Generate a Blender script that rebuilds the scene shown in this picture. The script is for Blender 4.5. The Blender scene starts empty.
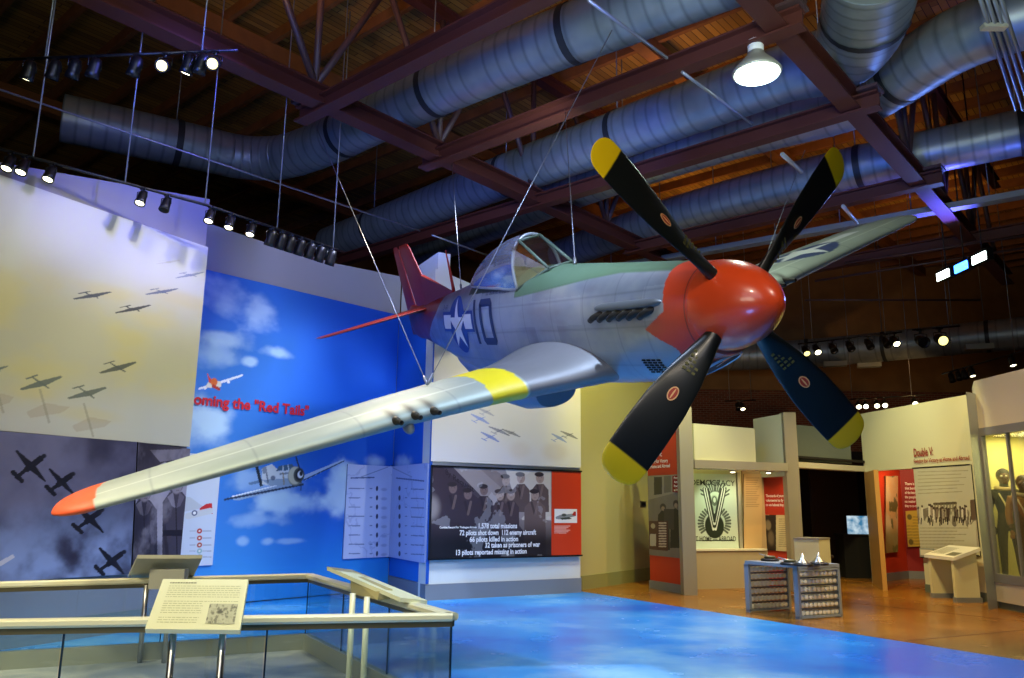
import bpy, math, random
import numpy as np
random.seed(7); rng = np.random.default_rng(7)
SC = bpy.context.scene; COL = SC.collection
D2R = math.pi/180
# ------------------------------------------------------------------ camera model (for measuring the place)
F = 800.; PITCH = 11.7*D2R; ROLL = 0.012; H = 1.65
fwd = np.array([0, math.cos(PITCH), math.sin(PITCH)]); _u0 = np.array([0, -math.sin(PITCH), math.cos(PITCH)]); _r0 = np.array([1., 0, 0])
right = math.cos(ROLL)*_r0 + math.sin(ROLL)*_u0; up = math.cos(ROLL)*_u0 - math.sin(ROLL)*_r0
CAM = np.array([0, 0, H])
def ray(px, py):
    return fwd*F + right*(px-512) + up*(339-py)
def atY(px, py, Y):
    d = ray(px, py); return CAM + d*(Y/d[1])
def atZ(px, py, z=0.):
    d = ray(px, py); return CAM + d*((z-H)/d[2])
def fl(px, py):
    return atZ(px, py, 0.)[:2]
def srgb(c):
    if isinstance(c, str):
        c = [int(c[i:i+2], 16)/255 for i in (0, 2, 4)]
    return tuple((x/12.92 if x <= .04045 else ((x+.055)/1.055)**2.4) for x in c)
# ------------------------------------------------------------------ materials
MATS = {}
def mat(name, color, rough=.5, metal=0., emit=None, es=0., bump=0., bscale=20., var=0., spec=.5, coat=0.):
    if name in MATS: return MATS[name]
    m = bpy.data.materials.new(name); m.use_nodes = True; nt = m.node_tree; b = nt.nodes['Principled BSDF']
    c = srgb(color) + (1,)
    b.inputs['Base Color'].default_value = c; b.inputs['Roughness'].default_value = rough; b.inputs['Metallic'].default_value = metal
    b.inputs['Specular IOR Level'].default_value = spec; b.inputs['Coat Weight'].default_value = coat
    tc = nt.nodes.new('ShaderNodeTexCoord')
    if var or bump:
        n = nt.nodes.new('ShaderNodeTexNoise'); n.inputs['Scale'].default_value = bscale; n.inputs['Detail'].default_value = 5
        nt.links.new(tc.outputs['Object'], n.inputs['Vector'])
        if var:
            r = nt.nodes.new('ShaderNodeValToRGB'); r.color_ramp.elements[0].position = .3; r.color_ramp.elements[1].position = .7
            r.color_ramp.elements[0].color = tuple(x*(1-var) for x in c[:3]) + (1,); r.color_ramp.elements[1].color = tuple(min(1, x*(1+var)) for x in c[:3]) + (1,)
            nt.links.new(n.outputs['Fac'], r.inputs['Fac']); nt.links.new(r.outputs['Color'], b.inputs['Base Color'])
        if bump:
            bp = nt.nodes.new('ShaderNodeBump'); bp.inputs['Strength'].default_value = bump; bp.inputs['Distance'].default_value = .02
            nt.links.new(n.outputs['Fac'], bp.inputs['Height']); nt.links.new(bp.outputs['Normal'], b.inputs['Normal'])
    if emit is not None:
        b.inputs['Emission Color'].default_value = srgb(emit) + (1,); b.inputs['Emission Strength'].default_value = es
    MATS[name] = m; return m
def vcmat(name, rough=.5, metal=False, bump=0., coat=0.):
    """printed or painted surface: colour (and metalness) read from the mesh attributes"""
    if name in MATS: return MATS[name]
    m = bpy.data.materials.new(name); m.use_nodes = True; nt = m.node_tree; b = nt.nodes['Principled BSDF']
    a = nt.nodes.new('ShaderNodeAttribute'); a.attribute_name = 'Col'; nt.links.new(a.outputs['Color'], b.inputs['Base Color'])
    b.inputs['Roughness'].default_value = rough; b.inputs['Coat Weight'].default_value = coat
    if metal:
        a2 = nt.nodes.new('ShaderNodeAttribute'); a2.attribute_name = 'Met'; nt.links.new(a2.outputs['Fac'], b.inputs['Metallic'])
        tc = nt.nodes.new('ShaderNodeTexCoord'); n = nt.nodes.new('ShaderNodeTexNoise'); n.inputs['Scale'].default_value = 2.2; n.inputs['Detail'].default_value = 6
        nt.links.new(tc.outputs['Object'], n.inputs['Vector'])
        mr = nt.nodes.new('ShaderNodeMapRange'); mr.inputs['To Min'].default_value = rough-.1; mr.inputs['To Max'].default_value = rough+.14
        nt.links.new(n.outputs['Fac'], mr.inputs['Value']); nt.links.new(mr.outputs['Result'], b.inputs['Roughness'])
        bp = nt.nodes.new('ShaderNodeBump'); bp.inputs['Strength'].default_value = .12; bp.inputs['Distance'].default_value = .05
        nt.links.new(n.outputs['Fac'], bp.inputs['Height']); nt.links.new(bp.outputs['Normal'], b.inputs['Normal'])
    MATS[name] = m; return m
def glassmat(name, tint=(1, 1, 1), refl=.08, rough=.02, edge=.25, haze=0.):
    if name in MATS: return MATS[name]
    m = bpy.data.materials.new(name); m.use_nodes = True; nt = m.node_tree; nt.nodes.clear()
    o = nt.nodes.new('ShaderNodeOutputMaterial'); mx = nt.nodes.new('ShaderNodeMixShader'); t = nt.nodes.new('ShaderNodeBsdfTransparent'); g = nt.nodes.new('ShaderNodeBsdfGlossy')
    t.inputs['Color'].default_value = tuple(tint) + (1,); g.inputs['Roughness'].default_value = rough
    lw = nt.nodes.new('ShaderNodeLayerWeight'); lw.inputs['Blend'].default_value = .3
    mr = nt.nodes.new('ShaderNodeMapRange'); mr.inputs['To Min'].default_value = refl; mr.inputs['To Max'].default_value = refl+edge
    nt.links.new(lw.outputs['Fresnel'], mr.inputs['Value']); nt.links.new(mr.outputs['Result'], mx.inputs['Fac'])
    nt.links.new(t.outputs[0], mx.inputs[1]); nt.links.new(g.outputs[0], mx.inputs[2])
    if haze:
        m2 = nt.nodes.new('ShaderNodeMixShader'); df = nt.nodes.new('ShaderNodeBsdfDiffuse'); df.inputs['Color'].default_value = (.55, .58, .8, 1); m2.inputs['Fac'].default_value = haze
        nt.links.new(mx.outputs[0], m2.inputs[1]); nt.links.new(df.outputs[0], m2.inputs[2]); nt.links.new(m2.outputs[0], o.inputs['Surface'])
    else: nt.links.new(mx.outputs[0], o.inputs['Surface'])
    MATS[name] = m; return m
# ------------------------------------------------------------------ mesh helpers
def tag(o, label=None, cat=None, group=None, kind=None):
    if label: o['label'] = label
    if cat: o['category'] = cat
    if group: o['group'] = group
    if kind: o['kind'] = kind
    return o
def offset(p):
    o = np.zeros(3)
    while p is not None:
        if p.get('_local'): return np.zeros(3)
        o = o + np.array(p.location); p = p.parent
    return o
def mesh(name, V, Fc, m, parent=None, smooth=False):
    me = bpy.data.meshes.new(name)
    V = np.asarray(V, float)
    V = V - offset(parent)
    me.from_pydata(V.tolist(), [], [tuple(int(i) for i in f) for f in Fc])
    if m is not None:
        for mm in (m if isinstance(m, (list, tuple)) else [m]): me.materials.append(mm)
    if smooth: me.polygons.foreach_set('use_smooth', [True]*len(me.polygons))
    me.update()
    o = bpy.data.objects.new(name, me); COL.objects.link(o)
    if parent is not None: o.parent = parent
    return o
def thing(name, loc, label, cat, group=None):
    o = bpy.data.objects.new(name, None); COL.objects.link(o); o.location = tuple(float(v) for v in loc); o.empty_display_size = .1
    return tag(o, label, cat, group)
def struct(o):
    o['kind'] = 'structure'; return o
class MB:
    def __init__(s): s.V = []; s.F = []; s.M = []; s.cur = 0; s.S = []; s.sm = False
    def add(s, V, Fc, mi=None, smooth=False):
        b = len(s.V); s.V += [tuple(map(float, v)) for v in V]
        for f in Fc: s.F.append(tuple(int(i)+b for i in f)); s.M.append(s.cur if mi is None else mi); s.S.append(smooth)
        return s
    def box(s, c, size, ax=None, mi=None):
        c = np.array(c, float); hx, hy, hz = [v/2 for v in size]
        A = np.eye(3) if ax is None else np.array(ax, float)
        V = [c + A[0]*x*hx + A[1]*y*hy + A[2]*z*hz for z in (-1, 1) for x, y in ((-1, -1), (1, -1), (1, 1), (-1, 1))]
        return s.add(V, [(3, 2, 1, 0), (4, 5, 6, 7), (0, 1, 5, 4), (1, 2, 6, 5), (2, 3, 7, 6), (3, 0, 4, 7)], mi)
    def tube(s, pts, r, n=12, cap=True, mi=None, rr=None):
        P = [np.array(p, float) for p in pts]; k = len(P); V = []; Fc = []
        t0 = P[1]-P[0]; t0 = t0/np.linalg.norm(t0)
        a = np.cross(t0, [0, 0, 1.]);
        if np.linalg.norm(a) < .05: a = np.cross(t0, [1., 0, 0])
        a /= np.linalg.norm(a)
        for i in range(k):
            t = P[min(i+1, k-1)]-P[max(i-1, 0)]; t = t/np.linalg.norm(t)
            a = a - t*(a@t); a /= np.linalg.norm(a); b = np.cross(t, a)
            ri = r if rr is None else rr[i]
            for j in range(n):
                th = 2*math.pi*j/n; V.append(P[i] + (a*math.cos(th)+b*math.sin(th))*ri)
        for i in range(k-1):
            for j in range(n):
                j2 = (j+1) % n; Fc.append((i*n+j, i*n+j2, (i+1)*n+j2, (i+1)*n+j))
        s.add(V, Fc, mi, True)
        if cap:
            b = len(s.V)-len(V)
            s.F.append(tuple(b+j for j in reversed(range(n)))); s.M.append(s.cur if mi is None else mi); s.S.append(False)
            s.F.append(tuple(b+(k-1)*n+j for j in range(n))); s.M.append(s.cur if mi is None else mi); s.S.append(False)
        return s
    def lathe(s, c, axis, prof, n=20, mi=None):
        """prof: list of (distance along axis, radius)"""
        c = np.array(c, float); t = np.array(axis, float); t /= np.linalg.norm(t)
        a = np.cross(t, [0, 0, 1.])
        if np.linalg.norm(a) < .05: a = np.cross(t, [1., 0, 0])
        a /= np.linalg.norm(a); b = np.cross(t, a); V = []; k = len(prof)
        for d, r in prof:
            for j in range(n): th = 2*math.pi*j/n; V.append(c+t*d+(a*math.cos(th)+b*math.sin(th))*max(r, 1e-4))
        Fc = [(i*n+j, i*n+(j+1) % n, (i+1)*n+(j+1) % n, (i+1)*n+j) for i in range(k-1) for j in range(n)]
        s.add(V, Fc, mi, True); q = len(s.V)-len(V)
        s.F += [tuple(q+j for j in reversed(range(n))), tuple(q+(k-1)*n+j for j in range(n))]; s.M += [s.cur if mi is None else mi]*2; s.S += [False, False]
        return s
    def prism(s, pts, off, mi=None):
        """polygon pts (3D) extruded by the vector off"""
        P = [np.array(p, float) for p in pts]; n = len(P); off = np.array(off, float)
        V = P + [p+off for p in P]
        return s.add(V, [tuple(range(n)), tuple(reversed(range(n, 2*n)))] + [(i, i+n, (i+1) % n+n, (i+1) % n) for i in range(n)], mi)
    def ell(s, c, r, n=12, m=8, ax=None, mi=None):
        A = np.eye(3) if ax is None else np.array(ax, float); c = np.array(c, float); V = []; Fc = []
        for i in range(m+1):
            ph = math.pi*i/m
            for j in range(n):
                th = 2*math.pi*j/n; q = (math.sin(ph)*math.cos(th)*r[0], math.sin(ph)*math.sin(th)*r[1], math.cos(ph)*r[2])
                V.append(c + A[0]*q[0]+A[1]*q[1]+A[2]*q[2])
        for i in range(m):
            for j in range(n):
                j2 = (j+1) % n; Fc.append((i*n+j, (i+1)*n+j, (i+1)*n+j2, i*n+j2))
        return s.add(V, Fc, mi, True)
    def build(s, name, m, parent=None, recalc=True):
        o = mesh(name, s.V, s.F, m, parent)
        o.data.polygons.foreach_set('material_index', s.M); o.data.polygons.foreach_set('use_smooth', s.S)
        if recalc:
            import bmesh
            bm = bmesh.new(); bm.from_mesh(o.data); bmesh.ops.recalc_face_normals(bm, faces=bm.faces); bm.to_mesh(o.data); bm.free()
        return o
def vnoise(X, Y, seed=0):
    xi = np.floor(X).astype(np.int64); yi = np.floor(Y).astype(np.int64); xf = X-xi; yf = Y-yi
    def h(a, b):
        v = (a*374761393 + b*668265263 + seed*974634777) & 0xffffffff
        v = ((v ^ (v >> 13))*1274126177) & 0xffffffff; v = v ^ (v >> 16)
        return (v & 0xffff)/65535.
    u = xf*xf*(3-2*xf); w = yf*yf*(3-2*yf)
    return (h(xi, yi)*(1-u)+h(xi+1, yi)*u)*(1-w) + (h(xi, yi+1)*(1-u)+h(xi+1, yi+1)*u)*w
def fbm(X, Y, seed=0, oct=5):
    v = 0; a = .5; t = 0
    for i in range(oct):
        v = v + a*vnoise(X*2**i, Y*2**i, seed+i); t += a; a *= .5
    return v/t
def sm(a, b, x):
    t = np.clip((x-a)/(b-a), 0, 1); return t*t*(3-2*t)
def inpoly(X, Y, P):
    r = np.zeros(X.shape, bool); n = len(P)
    for i in range(n):
        x1, y1 = P[i]; x2, y2 = P[(i+1) % n]
        if y1 == y2: continue
        c = ((y1 > Y) != (y2 > Y)) & (X < (x2-x1)*(Y-y1)/(y2-y1)+x1); r ^= c
    return r
class Paint:
    """ink laid on the vertices of a dense mesh; f turns a photo measurement into surface coordinates"""
    def __init__(s, X, Z, base, f=None):
        s.X = X; s.Z = Z; s.C = np.empty(X.shape+(3,)); s.C[:] = srgb(base); s.f = f or (lambda x, y: (x, y))
    def mix(s, w, c):
        w = np.clip(w, 0, 1)[..., None]; s.C = s.C*(1-w) + np.array(srgb(c))*w
    def poly(s, P, c, a=1.):
        Q = [s.f(*p) for p in P]; s.mix(inpoly(s.X, s.Z, Q)*a, c)
    def ell(s, cx, cy, rx, ry, c, a=1., soft=.15, rot=0):
        x0, z0 = s.f(cx, cy); x1, z1 = s.f(cx+rx, cy); x2, z2 = s.f(cx, cy+ry)
        RX = abs(x1-x0)+1e-9; RZ = abs(z2-z0)+1e-9; dx = s.X-x0; dz = s.Z-z0
        if rot: cr, sr = math.cos(rot), math.sin(rot); dx, dz = dx*cr+dz*sr, -dx*sr+dz*cr
        d = np.sqrt((dx/RX)**2+(dz/RZ)**2); s.mix((1-sm(1-soft, 1+soft, d))*a, c)
    def line(s, p, q, w, c, a=1.):
        x1, z1 = s.f(*p); x2, z2 = s.f(*q); dx, dz = x2-x1, z2-z1; L = dx*dx+dz*dz+1e-12
        t = np.clip(((s.X-x1)*dx+(s.Z-z1)*dz)/L, 0, 1); d = np.hypot(s.X-x1-t*dx, s.Z-z1-t*dz)
        s.mix((d < w/2)*a, c)
class Wall:
    """vertical plane through two floor points; s runs left to right, n faces the room"""
    def __init__(s, p0, p1):
        s.p0 = np.array(p0, float)[:2]; d = np.array(p1, float)[:2]-s.p0; s.L = np.linalg.norm(d); s.d = d/s.L
        s.n = np.array([s.d[1], -s.d[0]])
    def P(s, u, z, o=0.):
        q = s.p0 + s.d*u + s.n*o; return np.array([q[0], q[1], z])
    def S(s, px, py, o=0.):
        d = ray(px, py); n3 = np.array([s.n[0], s.n[1], 0]); p = np.array([s.p0[0], s.p0[1], 0])+n3*o
        t = ((p-CAM)@n3)/(d@n3); q = CAM+d*t; return float((q[:2]-s.p0)@s.d), float(q[2])
    def slab(s, name, poly, th, m, parent=None, o=0.):
        """polygon in (s,z) with its front at offset o, extruded back by th"""
        b = MB(); b.prism([s.P(u, z, o) for u, z in poly], np.array([-s.n[0], -s.n[1], 0])*th); return b.build(name, m, parent)
    def rect(s, name, u0, u1, z0, z1, th, m, parent=None, o=0.):
        return s.slab(name, [(u0, z0), (u1, z0), (u1, z1), (u0, z1)], th, m, parent, o)
    def canvas(s, name, quad, nx, ny, paint, o, th, m, parent=None, base='ffffff', edge='303030'):
        """dense printed panel. quad: BL, BR, TR, TL in (s,z)"""
        bl, br, tr, tl = [np.array(q, float) for q in quad]
        U, Vv = np.meshgrid(np.linspace(0, 1, nx), np.linspace(0, 1, ny))
        Q = (bl*(1-U[..., None])+br*U[..., None])*(1-Vv[..., None]) + (tl*(1-U[..., None])+tr*U[..., None])*Vv[..., None]
        X, Z = Q[..., 0], Q[..., 1]
        p = Paint(X, Z, base, lambda a, b: s.S(a, b, o)); paint(p)
        V = np.stack([s.p0[0]+s.d[0]*X+s.n[0]*o, s.p0[1]+s.d[1]*X+s.n[1]*o, Z], -1).reshape(-1, 3)
        idx = np.arange(nx*ny).reshape(ny, nx)
        Fc = np.stack([idx[:-1, :-1], idx[:-1, 1:], idx[1:, 1:], idx[1:, :-1]], -1).reshape(-1, 4)
        ring = list(idx[0, :]) + list(idx[1:, -1]) + list(idx[-1, -2::-1]) + list(idx[-2:0:-1, 0]); k = len(ring); N = nx*ny
        back = V[ring]-np.array([s.n[0], s.n[1], 0])*th
        V2 = np.vstack([V, V[ring], back]); F2 = Fc.tolist()
        for i in range(k):
            j = (i+1) % k; F2.append((N+j, N+i, N+k+i, N+k+j))
        F2.append(tuple(N+k+i for i in reversed(range(k))))
        ob = mesh(name, V2, F2, m, parent)
        C = np.ones((len(V2), 4)); C[:N, :3] = p.C.reshape(-1, 3); C[N:, :3] = srgb(edge)
        at = ob.data.color_attributes.new('Col', 'FLOAT_COLOR', 'POINT'); at.data.foreach_set('color', C.ravel().astype(np.float32))
        return ob
    def pxquad(s, a, b, c, d, o=0.):
        return [s.S(*q, o) for q in (a, b, c, d)]
def lettering(name, lines, wall, o, m, parent=None, th=.004, bold=.0):
    """lines: (text, x0, baseline y0, x1, cap height) all measured in the photo; they are set level on the wall"""
    MV = []; MF = []
    for (tx, x0, y0, x1, h, *sl_) in lines:
        cu = bpy.data.curves.new('t', 'FONT'); cu.body = tx; cu.size = 1; cu.extrude = .0; cu.offset = bold; cu.resolution_u = 3
        ob = bpy.data.objects.new('t', cu); COL.objects.link(ob)
        me = bpy.data.meshes.new_from_object(ob, depsgraph=bpy.context.evaluated_depsgraph_get())
        V = np.array([v.co[:] for v in me.vertices]) if len(me.vertices) else np.zeros((0, 3)); Fp = [tuple(p.vertices) for p in me.polygons]
        bpy.data.objects.remove(ob); bpy.data.curves.remove(cu)
        if len(V) == 0: continue
        s0, z0 = wall.S(x0, y0, o); _, z1 = wall.S(x0, y0-h, o)
        # horizontal run on the wall that ends at picture column x1
        s1, _ = wall.S(x1, y0, o)
        w = V[:, 0].max()-V[:, 0].min(); sx = (s1-s0)/w; sz = (z1-z0)/.70
        b = len(MV)
        for v in V:
            for q in (0,): pass
            MV.append(wall.P(s0+(v[0]-V[:, 0].min())*sx, z0+v[1]*sz+(v[0]-V[:, 0].min())*sx*(sl_[0] if sl_ else 0), o+th))
        MF += [tuple(i+b for i in f) for f in Fp]
        bpy.data.meshes.remove(me)
    return mesh(name, MV, MF, m, parent)
# palette
M = dict(
 plaster=mat('cream plaster', 'cfccb8', .7, bump=.05, bscale=60), plaster_w=mat('white plaster', 'd4d8d0', .7), plaster_g=mat('grey plaster', '8d918c', .8),
 base_g=mat('grey baseboard', '7c8186', .5), red=mat('red panel paint', 'c43a1a', .6), redd=mat('dark red paint', '8e1a14', .6), tan=mat('tan wall', 'a98f6a', .7),
 steel=mat('maroon steel', '4e221a', .6, bump=.03), steel2=mat('violet grey steel', '4a3434', .5), black=mat('black metal', '0c0c0e', .4), blk=mat('matte black', '060606', .8),
 dark=mat('dark room paint', '1c1712', .9), chrome=mat('brushed metal', 'b8b8b4', .3, 1.), alu=mat('satin aluminium', 'bdbcae', .38, .55), cable=mat('steel cable', '8a8c92', .4, .6),
 railm=mat('champagne anodised rail', 'ddd8b0', .4, .1), white=mat('white paint', 'e0e0d8', .5), sign=mat('cream sign face', 'dcdcb4', .45), ink=mat('grey ink', '77775a', .7),
 lampw=mat('warm lamp glass', 'ffffff', .3, emit='fff08c', es=2.2), lampc=mat('cool lamp glass', 'ffffff', .3, emit='e8fff4', es=7.), lampb=mat('blue lamp glass', 'ffffff', .3, emit='2a6cff', es=12.),
 lamps=mat('small lamp glass', 'ffffff', .3, emit='fff6c8', es=6.), redtxt=mat('red letter enamel', 'c8202c', .45), whtxt=mat('white ink', 'f0f0ea', .6), drtxt=mat('dark red letters', '8c1c1c', .5),
 print=vcmat('printed panel', .45), printm=vcmat('printed mural', .6), skin=mat('mannequin skin', '5a4030', .6))
# ================================================================== THE ROOM
def floor_mat(name, blue):
    m = bpy.data.materials.new(name); m.use_nodes = True; nt = m.node_tree; b = nt.nodes['Principled BSDF']; L = nt.links
    tc = nt.nodes.new('ShaderNodeTexCoord'); mp = nt.nodes.new('ShaderNodeMapping'); L.new(tc.outputs['Object'], mp.inputs['Vector'])
    n = nt.nodes.new('ShaderNodeTexNoise'); n.inputs['Detail'].default_value = 7; n.inputs['Scale'].default_value = .32 if blue else .8; n.inputs['Roughness'].default_value = .55
    L.new(mp.outputs[0], n.inputs['Vector'])
    r = nt.nodes.new('ShaderNodeValToRGB'); e = r.color_ramp.elements
    if blue:
        mp.inputs['Scale'].default_value = (.8, 1.0, 1); mp.inputs['Location'].default_value = (3.1, 1.4, 0)
        e[0].position = .40; e[0].color = srgb('086ccc')+(1,); e[1].position = .68; e[1].color = srgb('a0dcf0')+(1,)
        x = e.new(.53); x.color = srgb('2c9ae6')+(1,)
    else:
        e[0].position = .3; e[0].color = srgb('744a14')+(1,); e[1].position = .72; e[1].color = srgb('a87428')+(1,)
    L.new(n.outputs['Fac'], r.inputs['Fac']); L.new(r.outputs['Color'], b.inputs['Base Color'])
    n2 = nt.nodes.new('ShaderNodeTexNoise'); n2.inputs['Scale'].default_value = 1.3; n2.inputs['Detail'].default_value = 4; L.new(tc.outputs['Object'], n2.inputs['Vector'])
    mr = nt.nodes.new('ShaderNodeMapRange'); mr.inputs['To Min'].default_value = .16; mr.inputs['To Max'].default_value = .34; L.new(n2.outputs['Fac'], mr.inputs['Value']); L.new(mr.outputs[0], b.inputs['Roughness'])
    bp = nt.nodes.new('ShaderNodeBump'); nt.nodes.remove(bp)
    return m
bfl = fl(582, 591.5); bfr = fl(1024, 660.5); bd = (bfr-bfl)/np.linalg.norm(bfr-bfl); far = bfl+bd*24
def flat(name, P, z, th, m):
    b = MB(); b.prism([(x, y, z) for x, y in P], (0, 0, -th)); return b.build(name, m)
struct(flat('floor', [(-16, far[1]), tuple(far), tuple(bfl), (bfl[0], 24), (-16, 24)], 0, .1, floor_mat('blue printed floor', True)))
struct(flat('floor_brown', [tuple(far), (30, far[1]), (30, 34), (-16, 34), (-16, 24.0), (bfl[0], 24), tuple(bfl)], 0, .1, floor_mat('stained concrete floor', False)))
b = MB(); q = fl(795, 668); q2 = fl(880, 641); q3 = fl(1024, 600)
# saw cuts in the slab
e1 = np.array([.81, .40]); e1 /= np.linalg.norm(e1)
sj = fl(905, 641); cuts = MB()
for c0, dr, L in ((sj, e1, 9.), (sj+e1*3.5, np.array([-.62, .78]), 9.)):
    c = c0+dr*L/2; cuts.box((c[0], c[1], .001), (L, .012, .003), [[dr[0], dr[1], 0], [-dr[1], dr[0], 0], [0, 0, 1]])
struct(cuts.build('trim_floor_joint', mat('joint filler', '3a2412', .7)))

# ---- left wall with mural
WL = Wall(fl(0, 651), fl(184, 624)); a0 = -2.2; uL = WL.L
tl0 = WL.S(0, 148)[1]; tl1 = WL.S(209, 197)[1]
uR = WL.S(209.5, 222)[0]; uR2 = WL.S(195, 400)[0]; uE = (uR+uR2)/2
sl = (tl1-tl0)/uE
struct(WL.slab('wall_left', [(a0, 0), (uE, 0), (uE, tl1), (a0, tl0+sl*a0)], .3, mat('blue lit grey plaster', '8f8c9c', .7), o=-.06))  # plaster made mauve: the blue light is put into its colour
struct(WL.rect('baseboard_left', a0, uE, 0, .26, .02, M['base_g'], o=-.038))
def sil(p, cx, cy, w, f, c, a=1., tail=.35, wid=.16, rev=False):
    """aeroplane silhouette: w = half span vector, f = vector from tail to nose, in photo pixels"""
    w = np.array(w, float); f = np.array(f, float); C = np.array([cx, cy], float); nw = f*.0
    wl = f/ np.linalg.norm(f)*np.linalg.norm(w)*wid
    p.poly([C+w+wl*.3, C+w*.1+wl*1.1, C-w*.1+wl*1.1, C-w+wl*.3, C-w-wl*.3, C-w*.1-wl*.7, C+w*.1-wl*.7, C+w-wl*.3], c, a)
    u = w/np.linalg.norm(w)*np.linalg.norm(w)*.07
    p.poly([C+f*.45+u*.5, C+f*.45-u*.5, C-u, C-f*.55-u*.4, C-f*.55+u*.4, C+u], c, a)
    t = C-f*.5; p.poly([t+w*tail+wl*.2, t-w*tail+wl*.2, t-w*tail-wl*.25, t+w*tail-wl*.25], c, a)
def mural_left(p):
    X, Z = p.X, p.Z
    n = fbm(X*.5, Z*.8, 3); p.mix(sm(.4, .75, n)*.5, 'c9c48e')
    p.mix(sm(3.9, 5.2, Z+.4*n)*.75, 'd2d4e2')  # bluish top: the blue light from above is painted into the mural
    n2 = fbm(X*.9+4, Z*1.6, 9)
    p.mix(sm(.5, .72, n2)*sm(2.4, 3., Z)*(1-sm(4.0, 4.6, Z))*.55, 'cbbd74')
    p.mix((1-sm(2.5, 3.15, Z-.25*X*.6))*.6, 'c6c6cc')
    for cx, cy, rx in ((110, 292, 26), (155, 320, 22), (185, 300, 30), (90, 415, 28), (30, 392, 22)):
        p.ell(cx, cy, rx, 7, 'd0bd6c', .35, .6)
    k = 'g'
    for (cx, cy, wx, wy, fx, fy, c, a, tl) in (
        (92, 295.5, 18.5, -3.6, 15, 6, '3c4250', .95, .3), (162, 291.5, 16, -3, 14, 5, '59627e', .9, .3), (133, 309, 17.5, -4, 16, 5, '34363c', .95, .3), (190, 275, 14, -3, 14, 4, '7c84a0', .85, .3),
        (41, 383, 20.5, -6.5, 18, 12, '646c60', .95, .3), (87, 393, 19, -5.5, 17, 12, '656b5e', .95, .3), (118, 367.5, 18, -5.5, 17, 10, '54584c', .95, .3), (-4, 369, 12, -3, 10, 6, '646c60', .9, .3),
        (168, 262, 12, -2, 10, 3, 'b3ae9e', .5, .3)):
        sil(p, cx, cy, (wx, wy), (fx, fy), c, a, .3, .2)
    for (cx, cy, s) in ((48, 408, 22), (92, 422, 20), (2, 398, 12)):
        p.poly([(cx-s, cy+4), (cx-s*.1, cy-5), (cx+s, cy-1), (cx+s*.6, cy+5), (cx-s*.8, cy+10)], 'a8947a', .4)
        p.line((cx-8, cy-18), (cx+1, cy+14), .03, '8c8672', .5)
zm0 = WL.S(0, 430)[1]
o = WL.canvas('sky_mural', [(a0, zm0), (uE, WL.S(192.6, 447)[1]), (uE, WL.S(210, 248)[1]), (a0, WL.S(0, 177)[1]-(WL.S(0, 177)[1]-WL.S(210, 248)[1])/uE*(-a0)*-1*-1)], 420, 300, mural_left, 0., .05, M['printm'], base='bcb798', edge='b8b4a0')
tag(o, 'tall cream mural of small dark aeroplanes flying, on the left wall', 'mural')
# black and white sky photograph below
def photo_sky(p):
    X, Z = p.X, p.Z; n = fbm(X*1.1, Z*1.1, 21, 6); p.mix(sm(.3, .75, n), '6c6a8c')
    p.mix(sm(.50, .75, fbm(X*1.4+7, Z*1.4+2, 5, 6))*(1-sm(.8, 1.9, Z)), '8c9cd0')
    dxy = np.abs((X-2.05)-(Z-1.2)*.55+(fbm(X*2, Z*2, 8)-.5)*.8); p.mix((1-sm(.15, .75, dxy))*.8, '1c1828')
    p.mix((1-sm(.3, 1.0, np.hypot((X-2.9), Z-2.1)))*.6, '3a3650')
    for cx, cy, wx, wy, fx, fy in ((31, 466, 15, 15, -13, 10), (62, 482, 13, 13, -11, 8), (90, 519, 14, 13, -12, 9), (112, 561, 13, 13, -12, 9)):
        w = np.array([wx, wy]); f = -np.array([fx, fy])*1.0
        C = np.array([cx, cy], float); k = '131020'
        p.poly([C+w, C+w*.1+f*.22, C-w+f*.1, C-w*1.02-f*.05, C-w*.1-f*.25, C+w*1.02-f*.1], k)
        p.line(C-f*.3, C+f*.75, .075, k); p.line(C-f*1.1, C, .045, k); p.line(C-f*1.05+w*.3, C-f*1.05-w*.3, .05, k); p.ell(C[0]+f[0]*1.0, C[1]+f[1]*1.0, 2.4, 2.2, k, 1., .2)
    p.line((-2, 565), (12, 557), .05, 'c8c4d8')
o = WL.canvas('sky_photograph', [(a0, WL.S(0, 579)[1]), WL.S(129.5, 574), WL.S(136, 442), (a0, zm0-.02)], 300, 220, photo_sky, .02, .02, M['print'], base='2e2a44', edge='0a0a0a')
tag(o, 'large dark photograph of four fighter silhouettes against clouds, on the left wall', 'photograph')
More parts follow.
